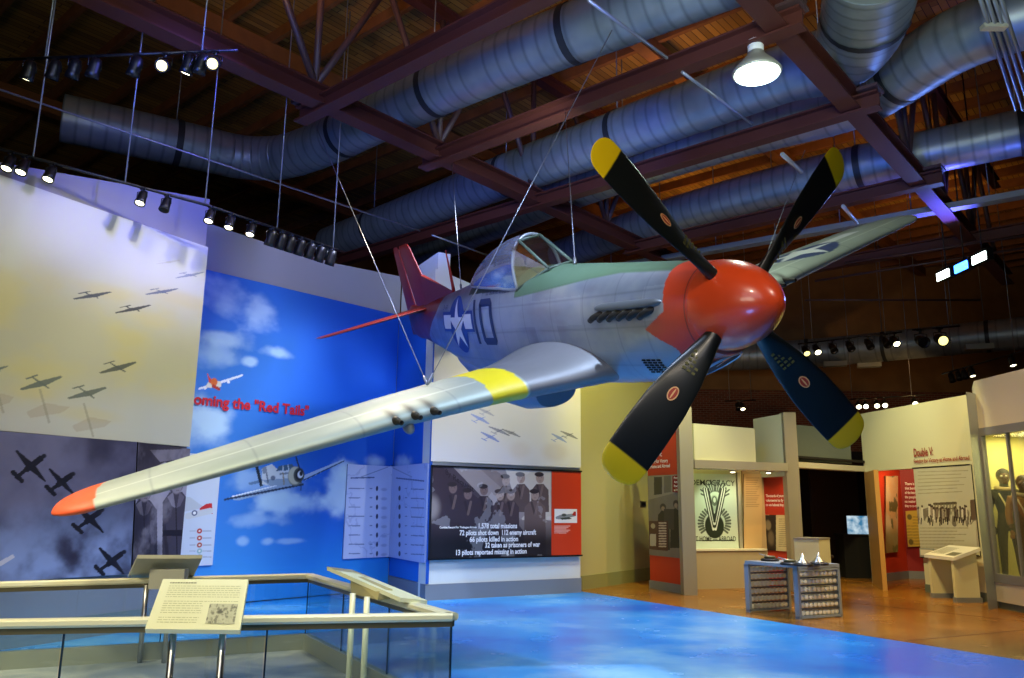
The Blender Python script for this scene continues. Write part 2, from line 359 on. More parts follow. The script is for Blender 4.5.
def photo_pilots(p):
    X, Z = p.X, p.Z; n = fbm(X*4, Z*4, 31, 4); p.mix(n*.5, 'c6c2d6')
    p.poly([(136, 442), (192, 446), (188, 470), (165, 462), (134, 478)], '3c3648'); p.poly([(150, 450), (192, 449), (191, 458), (160, 462)], '7e788e')
    for cx, hy, w, c in ((144, 492, 13, '37334a'), (176, 484, 14, '433d50')):
        p.poly([(cx-w, 580), (cx-w*.95, hy+18), (cx-w*.45, hy+8), (cx+w*.45, hy+8), (cx+w, hy+18), (cx+w*1.05, 580)], c)
        p.ell(cx, hy, 7.5, 10, '2a2438', 1, .1); p.ell(cx+1, hy+2, 5.4, 8, '8d8496', 1, .15); p.ell(cx-1.2, hy, 1.1, .8, '201828'); p.ell(cx+3.2, hy, 1.1, .8, '201828'); p.line((cx+.6, hy+6.4), (cx+2.8, hy+6.4), .012, '4a3c4a', .6)
        p.poly([(cx-w*.62, hy+13), (cx-w*.2, hy+8), (cx-.6, hy+24), (cx-w*.3, hy+22)], '8d869c', .8); p.poly([(cx+w*.62, hy+13), (cx+w*.25, hy+8), (cx+.6, hy+24), (cx+w*.3, hy+22)], '6d667c', .8); p.line((cx-w*.85, hy+40), (cx-w*.5, hy+88), .05, '1c1828', .5); p.line((cx+w*.6, hy+30), (cx+w*.75, hy+88), .05, '5f586e', .6); p.line((cx, hy+24), (cx+1, hy+70), .02, '15101e', .8)
    p.poly([(163, 530), (187, 530), (187, 536), (163, 536)], '1c1828'); p.mix(sm(.42, .7, fbm(X*5, Z*3, 36, 5))*.55, '191424'); p.mix(sm(.55, .8, fbm(X*6+3, Z*4, 37, 5))*.35, 'a8a2ba')
o = WL.canvas('pilot_photograph', [WL.S(131, 574), (uE, WL.S(187, 565)[1]-.05), (uE, WL.S(192.6, 447)[1]-.03), WL.S(137.2, 442)], 140, 260, photo_pilots, .02, .02, M['print'], base='8f8aa6', edge='0a0a0a')
tag(o, 'dark portrait photograph of two airmen in flying gear, right end of the left wall', 'photograph')

# ---- blue sky wall
WB = Wall(fl(200, 607), fl(388, 590)); tb0 = WB.S(213, 222)[1]; 
topB = [(WB.L, WB.S(402, 276)[1]), WB.S(337, 263), WB.S(270, 243), WB.S(205, 221)]
struct(WB.slab('wall_blue', [(-1.6, 0), (WB.L+.05, 0), (WB.L+.05, topB[0][1])] + topB[1:] + [(-1.6, topB[-1][1])], .3, mat('warm grey plaster', 'a8a6a2', .7), o=-.05))
def clouds(p, seed, lst):
    X, Z = p.X, p.Z
    for cx, cy, rx, ry, a in lst:
        s0, z0 = p.f(cx, cy); s1, _ = p.f(cx+rx, cy); _, z1 = p.f(cx, cy+ry); RX = abs(s1-s0); RZ = abs(z1-z0)
        d = np.sqrt(((X-s0)/RX)**2+((Z-z0)/RZ)**2) + (fbm(X*1.8, Z*2.4, seed, 5)-.5)*1.7
        p.mix((1-sm(.3, 1.25, d))*a*.9, 'c4e0f0')
def mural_blue(p):
    X, Z = p.X, p.Z
    p.mix((1-sm(.1, 1.6, Z))*.6, '2aa0ea'); p.mix((fbm(X*.3, Z*1.2, 2)-.35)*.6, '0b4cae')
    p.mix((1-sm(.3, 2.4, np.abs(X-.3)+np.maximum(0, 1.2-Z)*.4))*.25, '58b4ec')
    clouds(p, 4, [(225, 300, 26, 22, .85), (262, 310, 20, 16, .8), (222, 338, 26, 10, .85), (218, 352, 22, 14, .6), (278, 353, 14, 6, .8), (250, 362, 8, 5, .85), (205, 420, 34, 26, .9),
                  (272, 484, 44, 20, .5), (286, 502, 34, 16, .8), (262, 520, 34, 8, .45), (242, 541, 6, 5, .5), (268, 541, 6, 4, .5), (290, 541, 14, 3, .4), (340, 490, 14, 26, .8), (375, 462, 10, 8, .7), (345, 470, 14, 10, .5)])
    # little red-tailed fighter above the title
    p.poly([(198, 388), (243, 374), (243, 376), (214, 386), (199, 390)], 'dfe6f0'); p.poly([(208, 382), (221, 381), (221, 387), (205, 388)], 'ded8c8'); p.poly([(207, 373), (209, 383), (214, 383)], 'd23c1e')
    p.ell(214, 382, 3.5, 4, 'd8641e'); p.line((213, 386), (219, 389), .05, 'b02c1a'); p.ell(205, 388, 1.5, 1.5, 'f0f0f0'); p.ell(228.5, 382, 1.5, 1.5, 'f0f0f0')
    # grey trainer with a round nose
    p.poly([(225, 498.5), (300, 480), (303, 484), (238, 500.5)], '8ea6c4'); p.line((225, 499.5), (303, 484.5), .035, '1c3050'); p.line((232, 496.6), (296, 480.6), .02, 'e4ecf4')
    p.poly([(302, 476), (343, 459.5), (344.5, 461), (305, 480.5)], 'a8bcd6'); p.line((304, 480), (344, 461), .022, '20385c')
    p.poly([(248, 483), (264, 479), (264, 482), (250, 485)], '5f7ea4'); p.poly([(254, 462), (257, 461), (263, 486), (260, 486.5)], '14202e')
    p.poly([(262, 468), (272, 464), (279, 471), (292, 470), (292, 485), (270, 486), (262, 484)], 'd2d8dc'); p.poly([(262, 480), (292, 478), (292, 485), (270, 486)], '8fa4bc'); p.poly([(276, 471), (279, 466), (292, 464), (296, 470)], '42607c'); p.line((283, 466), (283, 471), .02, 'c8d4dc'); p.line((288, 465), (289, 471), .02, 'c8d4dc')
    p.line((266, 470), (268, 482), .03, '44546c', .8); p.ell(273, 478, 2.4, 2.4, '34486c', .8, .2); p.line((280, 474), (290, 473), .03, '5c6c80', .8); p.poly([(262, 468), (266, 466), (267, 473), (263, 474)], '8a93a0'); p.line((283, 473), (284, 484), .03, '8c7f60', .8)
    p.ell(295.5, 476, 7.5, 9.8, '6f7468', 1, .06); p.ell(295, 475.5, 6.6, 8.8, 'c9c4a8', 1, .1); p.ell(299, 475, 5.4, 7.4, '4a4c44', 1, .08); p.ell(299.5, 474.8, 4, 5.8, '15191e', 1, .1); p.ell(300.3, 474.5, 2.8, 3.6, 'e4e8ec', 1, .15); p.ell(301.2, 473.5, 1.7, 2.6, '1c2026', 1, .15)
    p.line((296, 457), (300, 470), .03, '28303c'); p.line((301, 480), (301, 490), .03, '28303c', .7)
zb = [WB.S(200, 268)[1], WB.S(388, 312.5)[1]]
o = WB.canvas('sky_mural', [(-1.5, .02), (WB.L-.01, .02), (WB.L-.01, zb[1]), (-1.5, zb[0])], 420, 420, mural_blue, 0., .045, M['printm'], base='0a58c4', edge='0a50a8')
tag(o, 'bright blue sky mural with white clouds and a grey trainer aircraft, behind the left wing', 'mural')
s = WB.S
tx = lettering('wall_title', [('Becoming the "Red Tails"', 171.5, 401.6, 309, 11)], WB, .012, M['redtxt'], th=.012, bold=.03); tag(tx, 'red title letters reading the Red Tails on the blue mural', 'sign')
# white side panel with red-tailed aircraft drawing, partly behind the left wall
def side_panel(p):
    p.poly([(150, 499), (190, 497), (205, 508), (160, 516)], 'b9bec8'); p.poly([(200, 508), (206, 504), (212, 503), (212.5, 514), (199, 513)], 'c41e20'); p.line((188, 516), (210, 511), .1, 'c6c8cc'); p.ell(194.5, 513, 2.8, 2.8, '2c3c6c'); p.ell(194.5, 513, 1.6, 1.6, 'e8e8e8')
    for i, (y, c) in enumerate(((531, 'b2281e'), (538, 'b23a2a'), (545, 'a84432'), (551, '8ab0b4'), (557, '7c96b0'))): p.ell(199.5, y, 2.6, 2.6, c); p.ell(199.5, y, 1, 1, 'e8e0d8'); p.line((203, y), (211, y), .02, '8c90a0', .6); p.line((190, y), (195, y), .02, '8c90a0', .5)
sp0 = s(219, 475, .03); sp1 = s(213.5, 565, .03); su = (sp0[0]+sp1[0])/2
o = WB.canvas('information_panel', [(su-1.1, sp1[1]), (su, sp1[1]), (su, s(219.5, 455, .03)[1]), (su-1.1, s(219.5, 455, .03)[1])], 160, 240, side_panel, .03, .025, M['print'], base='c6cede', edge='a0a8b8')
tag(o, 'pale panel with a red-tailed aircraft drawing and round badges, beside the left wall end', 'information panel')
# ---- short return wall and crew wall
WR = Wall(fl(388, 590), fl(426, 601)); zr = WB.S(402, 276)[1]
struct(WR.slab('wall_return', [(-.045, 0), (WR.L-.06, 0), (WR.L-.06, zr), (-.045, zr)], .25, M['plaster_w'], o=-.05))
def mural_ret(p):
    p.mix((1-sm(.2, 1.6, p.Z))*.35, '1f8ae0'); p.mix((fbm(p.X*.5, p.Z*1.2, 2)-.35)*.6, '0b4cae'); clouds(p, 6, [(405, 462, 10, 9, .7)])
o = WR.canvas('sky_mural', [(0, .28), (WR.L-.012, .28), (WR.L-.012, zb[1]), (0, zb[1])], 60, 260, mural_ret, 0., .045, M['printm'], base='0a62cc', edge='0a50a8')
tag(o, 'narrow dark blue strip of sky mural on the short wall beside the crew photograph', 'mural')
struct(WR.rect('baseboard_return', 0, WR.L-.02, 0, .27, .03, M['base_g'], o=.012))
def listing(side):
    def f(p):
        X, Z = p.X, p.Z; p.mix(fbm(X*2, Z*2, 12)*.3, 'a2b0d8'); x0, x1 = (346, 388) if side == 0 else (391, 424)
        p.line((x0+5, 478), (x1-14 if side == 0 else x1, 477.5 if side == 0 else 481), .025, '46588c')
        for i in range(8):
            y = 488.5+i*9.3
            if side == 0: p.line((x0+3, y), (x0+(14 if i % 3 else 18), y), .02, '4a5a90', .8); p.ell(x0+31, y, 1.1, 2.6, '1c2850'); p.line((x0+24, y), (x0+26, y), .02, '4a5a90', .8); p.ell(x0+38, y+1, 3, 1.6, '8c98c4', .7, .4)
            else: p.ell(x0+8.5, y, 1.1, 2.6, '1c2850'); p.line((x0+20, y+.5), (x1, y+1), .02, '4a5a90', .8); p.line((x0+14, y), (x0+16, y), .02, '4a5a90', .8)
        p.mix((np.abs((fbm(X*1.5, Z*1.5, 40)-.5)) < .012)*.3, '6878b0')
        if side == 0: p.line((388, 467), (361, 477), .02, '5a6a9c', .6)
        else: p.line((391, 467), (412, 477), .02, '5a6a9c', .6)
    return f
t = thing('roster_panel', WB.P(WB.L-.4, .75, .03), 'folded pale roster panel filled with rows of names, in the blue wall corner', 'information panel')
q = [s(344, 559, .035)[0], s(347, 464, .035)[0]]; qu = sum(q)/2; qz0 = s(344, 559, .035)[1]; qz1 = s(347, 464, .035)[1]
WB.canvas('panel_leaf', [(qu, qz0), (WB.L-.005, qz0), (WB.L-.005, qz1), (qu, qz1)], 200, 240, listing(0), .035, .03, M['print'], t, base='b4c2e6', edge='8090b8')
WR.canvas('panel_leaf', [(.03, qz0), (WR.L-.04, qz0), (WR.L-.04, qz1), (.03, qz1)], 130, 240, listing(1), .035, .03, M['print'], t, base='a8b8e2', edge='8090b8')
b = MB(); b.tube([WR.P(.02, qz0-.02, .055), WR.P(.02, qz1+.02, .055)], .014, 8); b.build('spine', M['chrome'], t)
# crew wall
WC = Wall(fl(426, 601), fl(582, 592.5)); c = WC.S; LC = WC.L; ztc = WC.S(430, 262)[1]
zc_top = [(0, c(432, 267)[1]), (LC, c(432, 267)[1]+(c(472, 283)[1]-c(432, 267)[1])*LC/(c(472, 283)[0]-0))]
struct(WC.slab('wall_crew', [(0, 0), (LC, 0), (LC, zc_top[1][1]), (0, zc_top[0][1])], .3, M['plaster_w'], o=-.05))
struct(WC.rect('baseboard_crew', 0, LC, 0, .27, .03, M['base_g'], o=-.018))
def mural_crew(p):
    X, Z = p.X, p.Z; n = fbm(X*.8, Z*1.2, 13); p.mix(sm(.4, .7, n)*.4, 'd4cfae'); p.mix((1-sm(2.4, 3.2, Z))*.5, 'd6d6da')
    for (cx, cy, wx, wy, fx, fy, cc, a) in ((490, 437, 9, 5, 12, -5, '7488b4', .9), (499, 431, 10, 4.5, 10, -4, '5c6272', .7), (480, 419, 9, 5, 12, -5, '8094bc', .85), (486, 412, 8, 4, 9, -4, '8a8e94', .6), (511, 433, 9, 4, 8, -3, '6f7068', .8),
        (559, 438, 7.5, 4.5, 11, -5, '7c90b0', .85), (569, 435, 8.5, 4, 9, -4, '63655e', .8)):
        sil(p, cx, cy, (wx, wy), (fx, fy), cc, a, .3, .22)
    p.ell(555, 452, 12, 9, 'c6b89c', .5, .5); p.ell(520, 450, 10, 8, 'cfc2a6', .4, .5)
o = WC.canvas('sky_mural', [(.01, c(428, 461)[1]), (LC-.01, c(582, 468)[1]), (LC-.01, zc_top[1][1]-.5), (.01, zc_top[0][1]-.5)], 260, 300, mural_crew, 0., .045, M['printm'], base='d6d2bc', edge='b8b4a0')
tag(o, 'cream mural with small grey fighters above the crew photograph', 'mural')
def photo_crew(p):
    X, Z = p.X, p.Z; n = fbm(X*3, Z*3, 51, 5); f = p.f
    p.poly([(428, 464), (475, 466), (545, 560), (428, 562)], '4a4048'); p.mix(((n-.35)*.5), '2e262c')
    p.poly([(505, 468), (551, 470), (551, 520), (522, 520)], 'c6beae'); p.poly([(452, 466), (478, 467), (528, 512), (512, 528)], '968c88'); p.poly([(428, 466), (441, 466), (480, 500), (445, 540), (428, 540)], '3c3038')
    p.ell(431, 508, 8, 12, 'a09690', .7, .5)
    men = [(453, 488, 0), (468, 494, 0), (484, 490, 0), (500, 495, 1), (511, 495, 1), (535, 495, 2), (506, 480, 3), (521, 478, 3), (540, 478, 3)]
    for cx, hy, k in sorted(men, key=lambda m: -m[2]):
        col = ('3a3038', '4a3c40', '6c5a54', '5e4e4a')[k]; w = (9.5, 8.5, 11, 9)[k]; bot = 560 if k < 3 else 512
        p.poly([(cx-w, bot), (cx-w*.95, hy+12), (cx-w*.4, hy+6), (cx+w*.4, hy+6), (cx+w*.95, hy+12), (cx+w, bot)], col)
        p.line((cx-w*.3, hy+8), (cx, hy+20), .05, '2a2226', .6); p.line((cx+w*.3, hy+8), (cx, hy+20), .05, '85726a', .5)
        p.ell(cx, hy, 4., 5.4, 'a08a7c' if k else '75625e', 1, .12); p.ell(cx-.8, hy-3.6, 4.6, 2.4, '332a2c' if k != 1 else '4a3e3c', 1, .12)
        p.ell(cx-1.3, hy-.3, .6, .35, '3a2c2c', .6); p.ell(cx+1.5, hy-.3, .6, .35, '3a2c2c', .6); p.line((cx-.7, hy+2.9), (cx+.9, hy+2.9), .016, '5a4440', .4)
    _, zz = f(500, 545); _, z2 = f(500, 515); p.mix(sm(0, 1, (z2-Z)/(z2-zz))*.93, '0c0a0e')
    p.mix((n > .62)*.12, 'ffffff')
t = thing('crew_photograph', WC.P(1.3, .66, 0), 'wide framed crew photograph with white mission lines and a red end panel', 'photograph')
px = WC.S(551.5, 515, .03)[0]; ca = c(428, 561, .03); cb = c(582, 555.5, .03); ch = (c(428, 464.5, .03)[1]+c(582, 471, .03)[1])/2; cl = (ca[1]+cb[1])/2
WC.canvas('print', [(.03, cl+.03), (px, cl+.03), (px, ch-.03), (.03, ch-.03)], 460, 340, photo_crew, .03, .03, M['print'], t, base='8a7e7a', edge='101010')
def redp(p):
    p.mix(fbm(p.X*2, p.Z*2, 5)*.15, 'a02010'); p.poly([(554.5, 509), (577, 509), (577, 523), (554.5, 523)], 'e8e8e2')
    p.poly([(555.5, 517), (560, 515), (574, 513.5), (576, 516), (562, 519.5), (556, 519)], '8a8e8c'); p.poly([(572, 515), (574, 511.5), (576, 511.5), (576, 516)], 'b02418'); p.poly([(560, 518), (569, 517), (572, 519), (562, 519.8)], '40483e'); p.ell(564, 515, 2.4, 1.4, '485048')
    for i in range(6): p.line((554.5, 526+i*1.4), (570-(i % 3)*2, 526+i*1.4), .02, 'e8b0a0', .7)
WC.canvas('end_panel', [(px, cl+.03), (LC-.03, cl+.03), (LC-.03, ch-.03), (px, ch-.03)], 110, 300, redp, .03, .03, M['print'], t, base='cc3a18', edge='801810')['label'] = 'red end panel with a small aircraft drawing'
b = MB(); 
for u0, u1, z0, z1 in ((.01, LC-.01, cl, cl+.03), (.01, LC-.01, ch-.03, ch), (.01, .03, cl, ch)): b.box(WC.P((u0+u1)/2, (z0+z1)/2, .02), (u1-u0, .05, z1-z0), [[WC.d[0], WC.d[1], 0], [WC.n[0], WC.n[1], 0], [0, 0, 1]])
b.build('edge_strip', M['black'], t)
lettering('lettering', [('1,578 total missions', 478.6, 528.3, 517, 5), ('72 pilots shot down  112 enemy aircraft', 459.5, 535.2, 536, 5), ('66 pilots killed in action', 469.5, 541.8, 518, 5), ('32 taken as prisoners of war', 485, 547.6, 540, 5),
    ('13 pilots reported missing in action', 456, 555, 526.5, 5), ('Combat Record for Tuskegee Airmen', 439.5, 528.3, 476.5, 2)], WC, .032, M['whtxt'], t, .003, .03)
lettering('lettering', [('By', 445.5, 474, 451, 5.5, -.5), ('Request', 453, 479.5, 474, 5.5, -.5)], WC, .032, mat('dark ink', '2a2024', .6), t, .002, .01)
# ---- cream wall, the yellow light tinted into its plaster
WY = Wall(fl(582, 590), fl(649, 579.5)); yl = WY.L+.75
WY2 = Wall(WY.p0, WY.p0+WY.d*yl)
struct(WY2.slab('wall_yellow_lit', [(-.1, 0), (yl, 0), (yl, 5.9), (-.1, 5.9)], .3, mat('yellow lit cream plaster', 'b0ab80', .7, bump=.04, bscale=60)))
struct(WY2.rect('baseboard_yellow', -.05, yl, 0, .27, .03, mat('olive baseboard', '8a8a5c', .5), o=.032))
t = thing('wall_plate', WY.P(*WY.S(642.5, 504), 0), 'small dark switch plate on the ochre wall beside the red kiosk', 'wall plate')
uv = WY.S(642.5, 504); b = MB(); b.box(WY.P(uv[0], uv[1], .012), (.28, .02, .13), [[WY.d[0], WY.d[1], 0], [WY.n[0], WY.n[1], 0], [0, 0, 1]]); b.build('plate', M['chrome'], t)
b = MB(); b.box(WY.P(uv[0], uv[1], .026), (.2, .012, .08), [[WY.d[0], WY.d[1], 0], [WY.n[0], WY.n[1], 0], [0, 0, 1]]); b.build('switch', M['black'], t)
# ---- outer shell of the hall
brick = bpy.data.materials.new('brick'); brick.use_nodes = True; nt = brick.node_tree; bt = nt.nodes.new('ShaderNodeTexBrick'); tc = nt.nodes.new('ShaderNodeTexCoord'); mp = nt.nodes.new('ShaderNodeMapping'); mp.inputs['Rotation'].default_value = (math.pi/2, 0, 0)
bt.inputs['Color1'].default_value = srgb('6e3626')+(1,); bt.inputs['Color2'].default_value = srgb('53281c')+(1,); bt.inputs['Mortar'].default_value = srgb('6e5e50')+(1,); bt.inputs['Scale'].default_value = 2.; bt.inputs['Brick Width'].default_value = .46; bt.inputs['Row Height'].default_value = .16; bt.inputs['Mortar Size'].default_value = .02
nt.links.new(tc.outputs['Object'], mp.inputs[0]); nt.links.new(mp.outputs[0], bt.inputs[0]); nt.links.new(bt.outputs[0], nt.nodes['Principled BSDF'].inputs['Base Color']); nt.nodes['Principled BSDF'].inputs['Roughness'].default_value = .85
b = MB(); b.box((7, 30.15, 3.0), (46, .3, 6.0)); struct(b.build('wall_back', brick))
b = MB(); b.box((7, 30.1, 8.7), (46, .4, 5.4)); struct(b.build('wall_back_upper', mat('tan board', '7a5a34', .8, var=.15, bscale=2)))
b = MB(); b.box((-16.15, 15, 5.7), (.3, 38, 11.4)); struct(b.build('wall_far_left', M['dark']))
b = MB(); b.box((30.15, 15, 5.7), (.3, 38, 11.4)); struct(b.build('wall_right', mat('tan side wall', '8a7450', .8)))
b = MB(); b.box((7, -4.15, 5.7), (46, .3, 11.4)); struct(b.build('wall_front', M['plaster_g']))
# roof deck of boards on joists
ga = np.array([.757, -.653]); gb = np.array([.653, .757])         # directions of the steel grid
A3 = [[ga[0], ga[1], 0], [gb[0], gb[1], 0], [0, 0, 1]]
deck = bpy.data.materials.new('roof boards'); deck.use_nodes = True; nt = deck.node_tree; P_ = nt.nodes['Principled BSDF']; tc = nt.nodes.new('ShaderNodeTexCoord'); mp = nt.nodes.new('ShaderNodeMapping'); mp.inputs['Rotation'].default_value = (0, 0, math.atan2(gb[1], gb[0])*-1)
bt = nt.nodes.new('ShaderNodeTexBrick'); bt.inputs['Color1'].default_value = srgb('a87c34')+(1,); bt.inputs['Color2'].default_value = srgb('7e5a22')+(1,); bt.inputs['Mortar'].default_value = srgb('3c200c')+(1,); bt.inputs['Brick Width'].default_value = 2.4; bt.inputs['Row Height'].default_value = .14; bt.inputs['Scale'].default_value = 1.; bt.inputs['Mortar Size'].default_value = .008
nt.links.new(tc.outputs['Object'], mp.inputs[0]); nt.links.new(mp.outputs[0], bt.inputs[0]); nt.links.new(bt.outputs[0], P_.inputs['Base Color']); P_.inputs['Roughness'].default_value = .8
b = MB(); b.box((7, 15, 11.25), (46, 38, .3)); struct(b.build('ceiling', deck))
wood = mat('joist wood', '7a4a20', .8, var=.2, bscale=3)
def gp(m, n, z): p = ga*m+gb*n; return np.array([p[0], p[1], z])     # m along ga, n along gb
jo = MB()
for k in range(44):
    n = -8+k*1.0; jo.box(gp(0, n, 10.98), (60, .1, .24), A3)
struct(jo.build('ceiling_joists', wood))
pu = MB()
for k in range(9):
    m = -26+k*6.1; pu.box(gp(m+.2, 14, 10.7), (.25, 60, .35), A3)
struct(pu.build('ceiling_purlins', wood))
# ================================================================== STEEL, DUCTS, CONDUITS
def ibeam(b, p, q, w, h, tf=.03):
    """I section from p to q, bottom of the lower flange at z of p and q"""
    p = np.array(p, float); q = np.array(q, float); d = q-p; L = np.linalg.norm(d); d /= L; sd = np.cross([0, 0, 1.], d); sd /= np.linalg.norm(sd); u = np.cross(d, sd); c = (p+q)/2; A = [d, sd, u]
    b.box(c+u*tf/2, (L, w, tf), A); b.box(c+u*(h-tf/2), (L, w, tf), A); b.box(c+u*h/2, (L, .03, h-2*tf), A)
ZB = 7.5
def truss(m, n0, n1, label):
    t = thing('roof_truss', gp(m, (n0+n1)/2, ZB), label, 'roof truss', 'steel trusses under the roof')
    b = MB(); ibeam(b, gp(m, n0, ZB), gp(m, n1, ZB), .28, .3); b.build('bottom_chord', M['steel'], t)
    b = MB(); ibeam(b, gp(m, n0, 10.2), gp(m, n1, 10.2), .2, .25); b.build('top_chord', M['steel'], t)
    k = int((n1-n0)/2.6)
    for i in range(k):
        a = n0+.2+i*2.6
        for (x0, z0, x1, z1) in ((a, ZB+.3, a, 10.2), (a, ZB+.3, a+1.3, 10.2), (a+1.3, 10.2, a+2.6, ZB+.3)):
            b = MB(); b.tube([gp(m, x0, z0), gp(m, x1, z1)], .055, 8); b.build('web_member', M['steel2'], t)
truss(-9.5, 1.0, 17.0, 'long maroon steel truss running from upper left to behind the cockpit'); truss(-3.4, -1., 24.0, 'long maroon steel truss above the propeller and port wing'); truss(2.7, 2, 26.0, 'dark steel truss at the right edge of the ceiling')
def beam(n, m0, m1, label, dz=-.06):
    t = thing('ceiling_beam', gp((m0+m1)/2, n, ZB+dz), label, 'ceiling beam', 'maroon cross beams')
    b = MB(); ibeam(b, gp(m0, n, ZB+dz), gp(m1, n, ZB+dz), .22, .26); b.build('flanged_bar', M['steel'], t)
    for m in (m0+.12, m1-.12):
        b = MB(); b.box(gp(m, n, ZB+dz+.31), (.3, .34, .05), A3); b.build('end_plate', M['steel2'], t)
    for m in np.arange(m0+.6, m1, 1.9):
        pass
beam(6.57, -10.1, -3.1, 'maroon beam crossing highest over the first long duct'); beam(9.0, -9.9, -3.1, 'maroon beam crossing above the upper left propeller blade'); beam(11.72, -15.9, -3.0, 'maroon beam passing just above the cockpit canopy')
beam(15.4, -9.8, -3.0, 'maroon beam beyond the cockpit, behind the nose'); beam(19.5, -9.6, 3.0, 'maroon beam far over the right wing tip')
duct_m = bpy.data.materials.new('galvanised duct'); duct_m.use_nodes = True; nt = duct_m.node_tree; P_ = nt.nodes['Principled BSDF']
P_.inputs['Base Color'].default_value = srgb('8d979c')+(1,); P_.inputs['Metallic'].default_value = .5; P_.inputs['Roughness'].default_value = .42
at = nt.nodes.new('ShaderNodeTexCoord'); n_ = nt.nodes.new('ShaderNodeTexNoise'); n_.inputs['Scale'].default_value = 3; nt.links.new(at.outputs['Object'], n_.inputs['Vector'])
r_ = nt.nodes.new('ShaderNodeValToRGB'); r_.color_ramp.elements[0].color = srgb('737d82')+(1,); r_.color_ramp.elements[1].color = srgb('a3acb0')+(1,); nt.links.new(n_.outputs['Fac'], r_.inputs['Fac']); sa = nt.nodes.new('ShaderNodeAttribute'); sa.attribute_name = 'Seam'; mx = nt.nodes.new('ShaderNodeMix'); mx.data_type = 'RGBA'; mx.inputs['B'].default_value = srgb('2c3438')+(1,); nt.links.new(r_.outputs[0], mx.inputs['A']); ml = nt.nodes.new('ShaderNodeMath'); ml.operation = 'MULTIPLY'; ml.inputs[1].default_value = .4; nt.links.new(sa.outputs['Fac'], ml.inputs[0]); nt.links.new(ml.outputs[0], mx.inputs['Factor']); nt.links.new(mx.outputs['Result'], P_.inputs['Base Color'])
def smooth_path(P, it=3):
    P = [np.array(p, float) for p in P]
    for _ in range(it):
        Q = [P[0]]
        for a, b in zip(P[:-1], P[1:]): Q += [a*.75+b*.25, a*.25+b*.75]
        Q.append(P[-1]); P = Q
    return P
def resample(P, step):
    P = np.array(P); d = np.r_[0, np.cumsum(np.linalg.norm(np.diff(P, axis=0), axis=1))]; n = max(2, int(d[-1]/step)+1); t = np.linspace(0, d[-1], n)
    return np.stack([np.interp(t, d, P[:, i]) for i in range(3)], 1), d[-1]
def duct(pts, r, label, grow=None, bands=(), name='air_duct', smooth=2, rib=.24, z=None, group=None, hang=True):
    P = smooth_path(pts, smooth); R, L = resample(P, .04); n = len(R)
    t = thing(name, R[n//2]-np.array([0, 0, r]), label, 'air duct', group)
    rr = [r*(1 if grow is None else float(np.interp(i/n, *grow)))*(1+.008*(((i*.04) % rib) < .039)) for i in range(n)]
    b = MB(); b.tube(R, r, 28, True, rr=rr); o = b.build('duct_shell', duct_m, t, recalc=False); sv = np.repeat([1.0 if ((i*.04) % rib) < .039 else 0. for i in range(n)], 28); o.data.attributes.new('Seam', 'FLOAT', 'POINT').data.foreach_set('value', sv.astype(np.float32))
    for f in bands:
        i = int(f*(n-2)); b = MB(); b.tube([R[i], R[min(i+1, n-1)], R[min(i+2, n-1)], R[min(i+3, n-1)]], rr[i]*1.03, 28, False); o = b.build('strap', mat('dark strap', '2c3034', .5, .3), t)
        if hang:
            b = MB(); b.tube([R[i]+(0, 0, r), (R[i][0], R[i][1], 10.9)], .012, 6); b.build('hanger_rod', M['cable'], t)
    return t
def Z_(z, *pts): return [atZ(x, y, z) for x, y in pts]
ZD = 8.35
duct(Z_(ZD, (62, 118), (100, 126), (200, 148), (250, 160), (300, 156), (398, 107), (480, 70), (590, 27), (760, -38)), .43, 'large blue-lit round duct running from the upper left elbow across the top centre', bands=(.14, .42, .6, .8))
duct(Z_(ZD, (330, 244), (400, 218), (480, 186), (540, 163), (600, 142), (641, 126), (745, 88), (800, 68), (845, 58), (866, 20), (874, -40)), .45, 'long spiral duct behind the upper left propeller blade, with a rising elbow at top right', grow=([0, .8, .9, 1], [1, 1, 1.3, 1.35]), bands=(.12, .42, .6, .84, .93))
duct(Z_(ZD, (420, 254), (540, 204), (600, 180), (687, 151), (780, 124), (857, 103), (900, 76), (960, 36), (1040, 10), (1180, -20)), .40, 'second spiral duct lying just below the long one, bending up at right', grow=([0, .6, .75, 1], [1, 1, 1.15, 1.15]), bands=(.45, .78, .88))
duct(Z_(ZD, (560, 256), (620, 232), (703, 206), (778, 186), (850, 168), (944, 149), (1060, 124), (1220, 96)), .42, 'lower blue-lit duct behind the raised propeller blades', bands=(.6, .8))
t = duct(Z_(7.0, (715, 356), (740, 357), (820, 353), (900, 345), (1000, 335), (1060, 330), (1300, 308)), .5, 'distant grey duct with square air registers, right background', bands=(.2, .36, .55, .75), rib=.5)
for (x, y) in ((835, 364), (869, 365), (979, 347)):
    p = atZ(x, y, 6.45); b = MB(); dd = np.array([.95, -.3, 0]); dd /= np.linalg.norm(dd); A = [dd, np.array([-dd[1], dd[0], 0]), np.array([0, 0, 1.])]
    b.box(p, (.75, .3, .16), A); ob = b.build('air_register', M['plaster_g'], t)
    b = MB()
    for k in range(4): b.box(p-A[1]*.155+A[2]*(-.045+.03*k), (.62, .012, .012), A)
    b.build('register_slat', M['black'], ob) if False else None
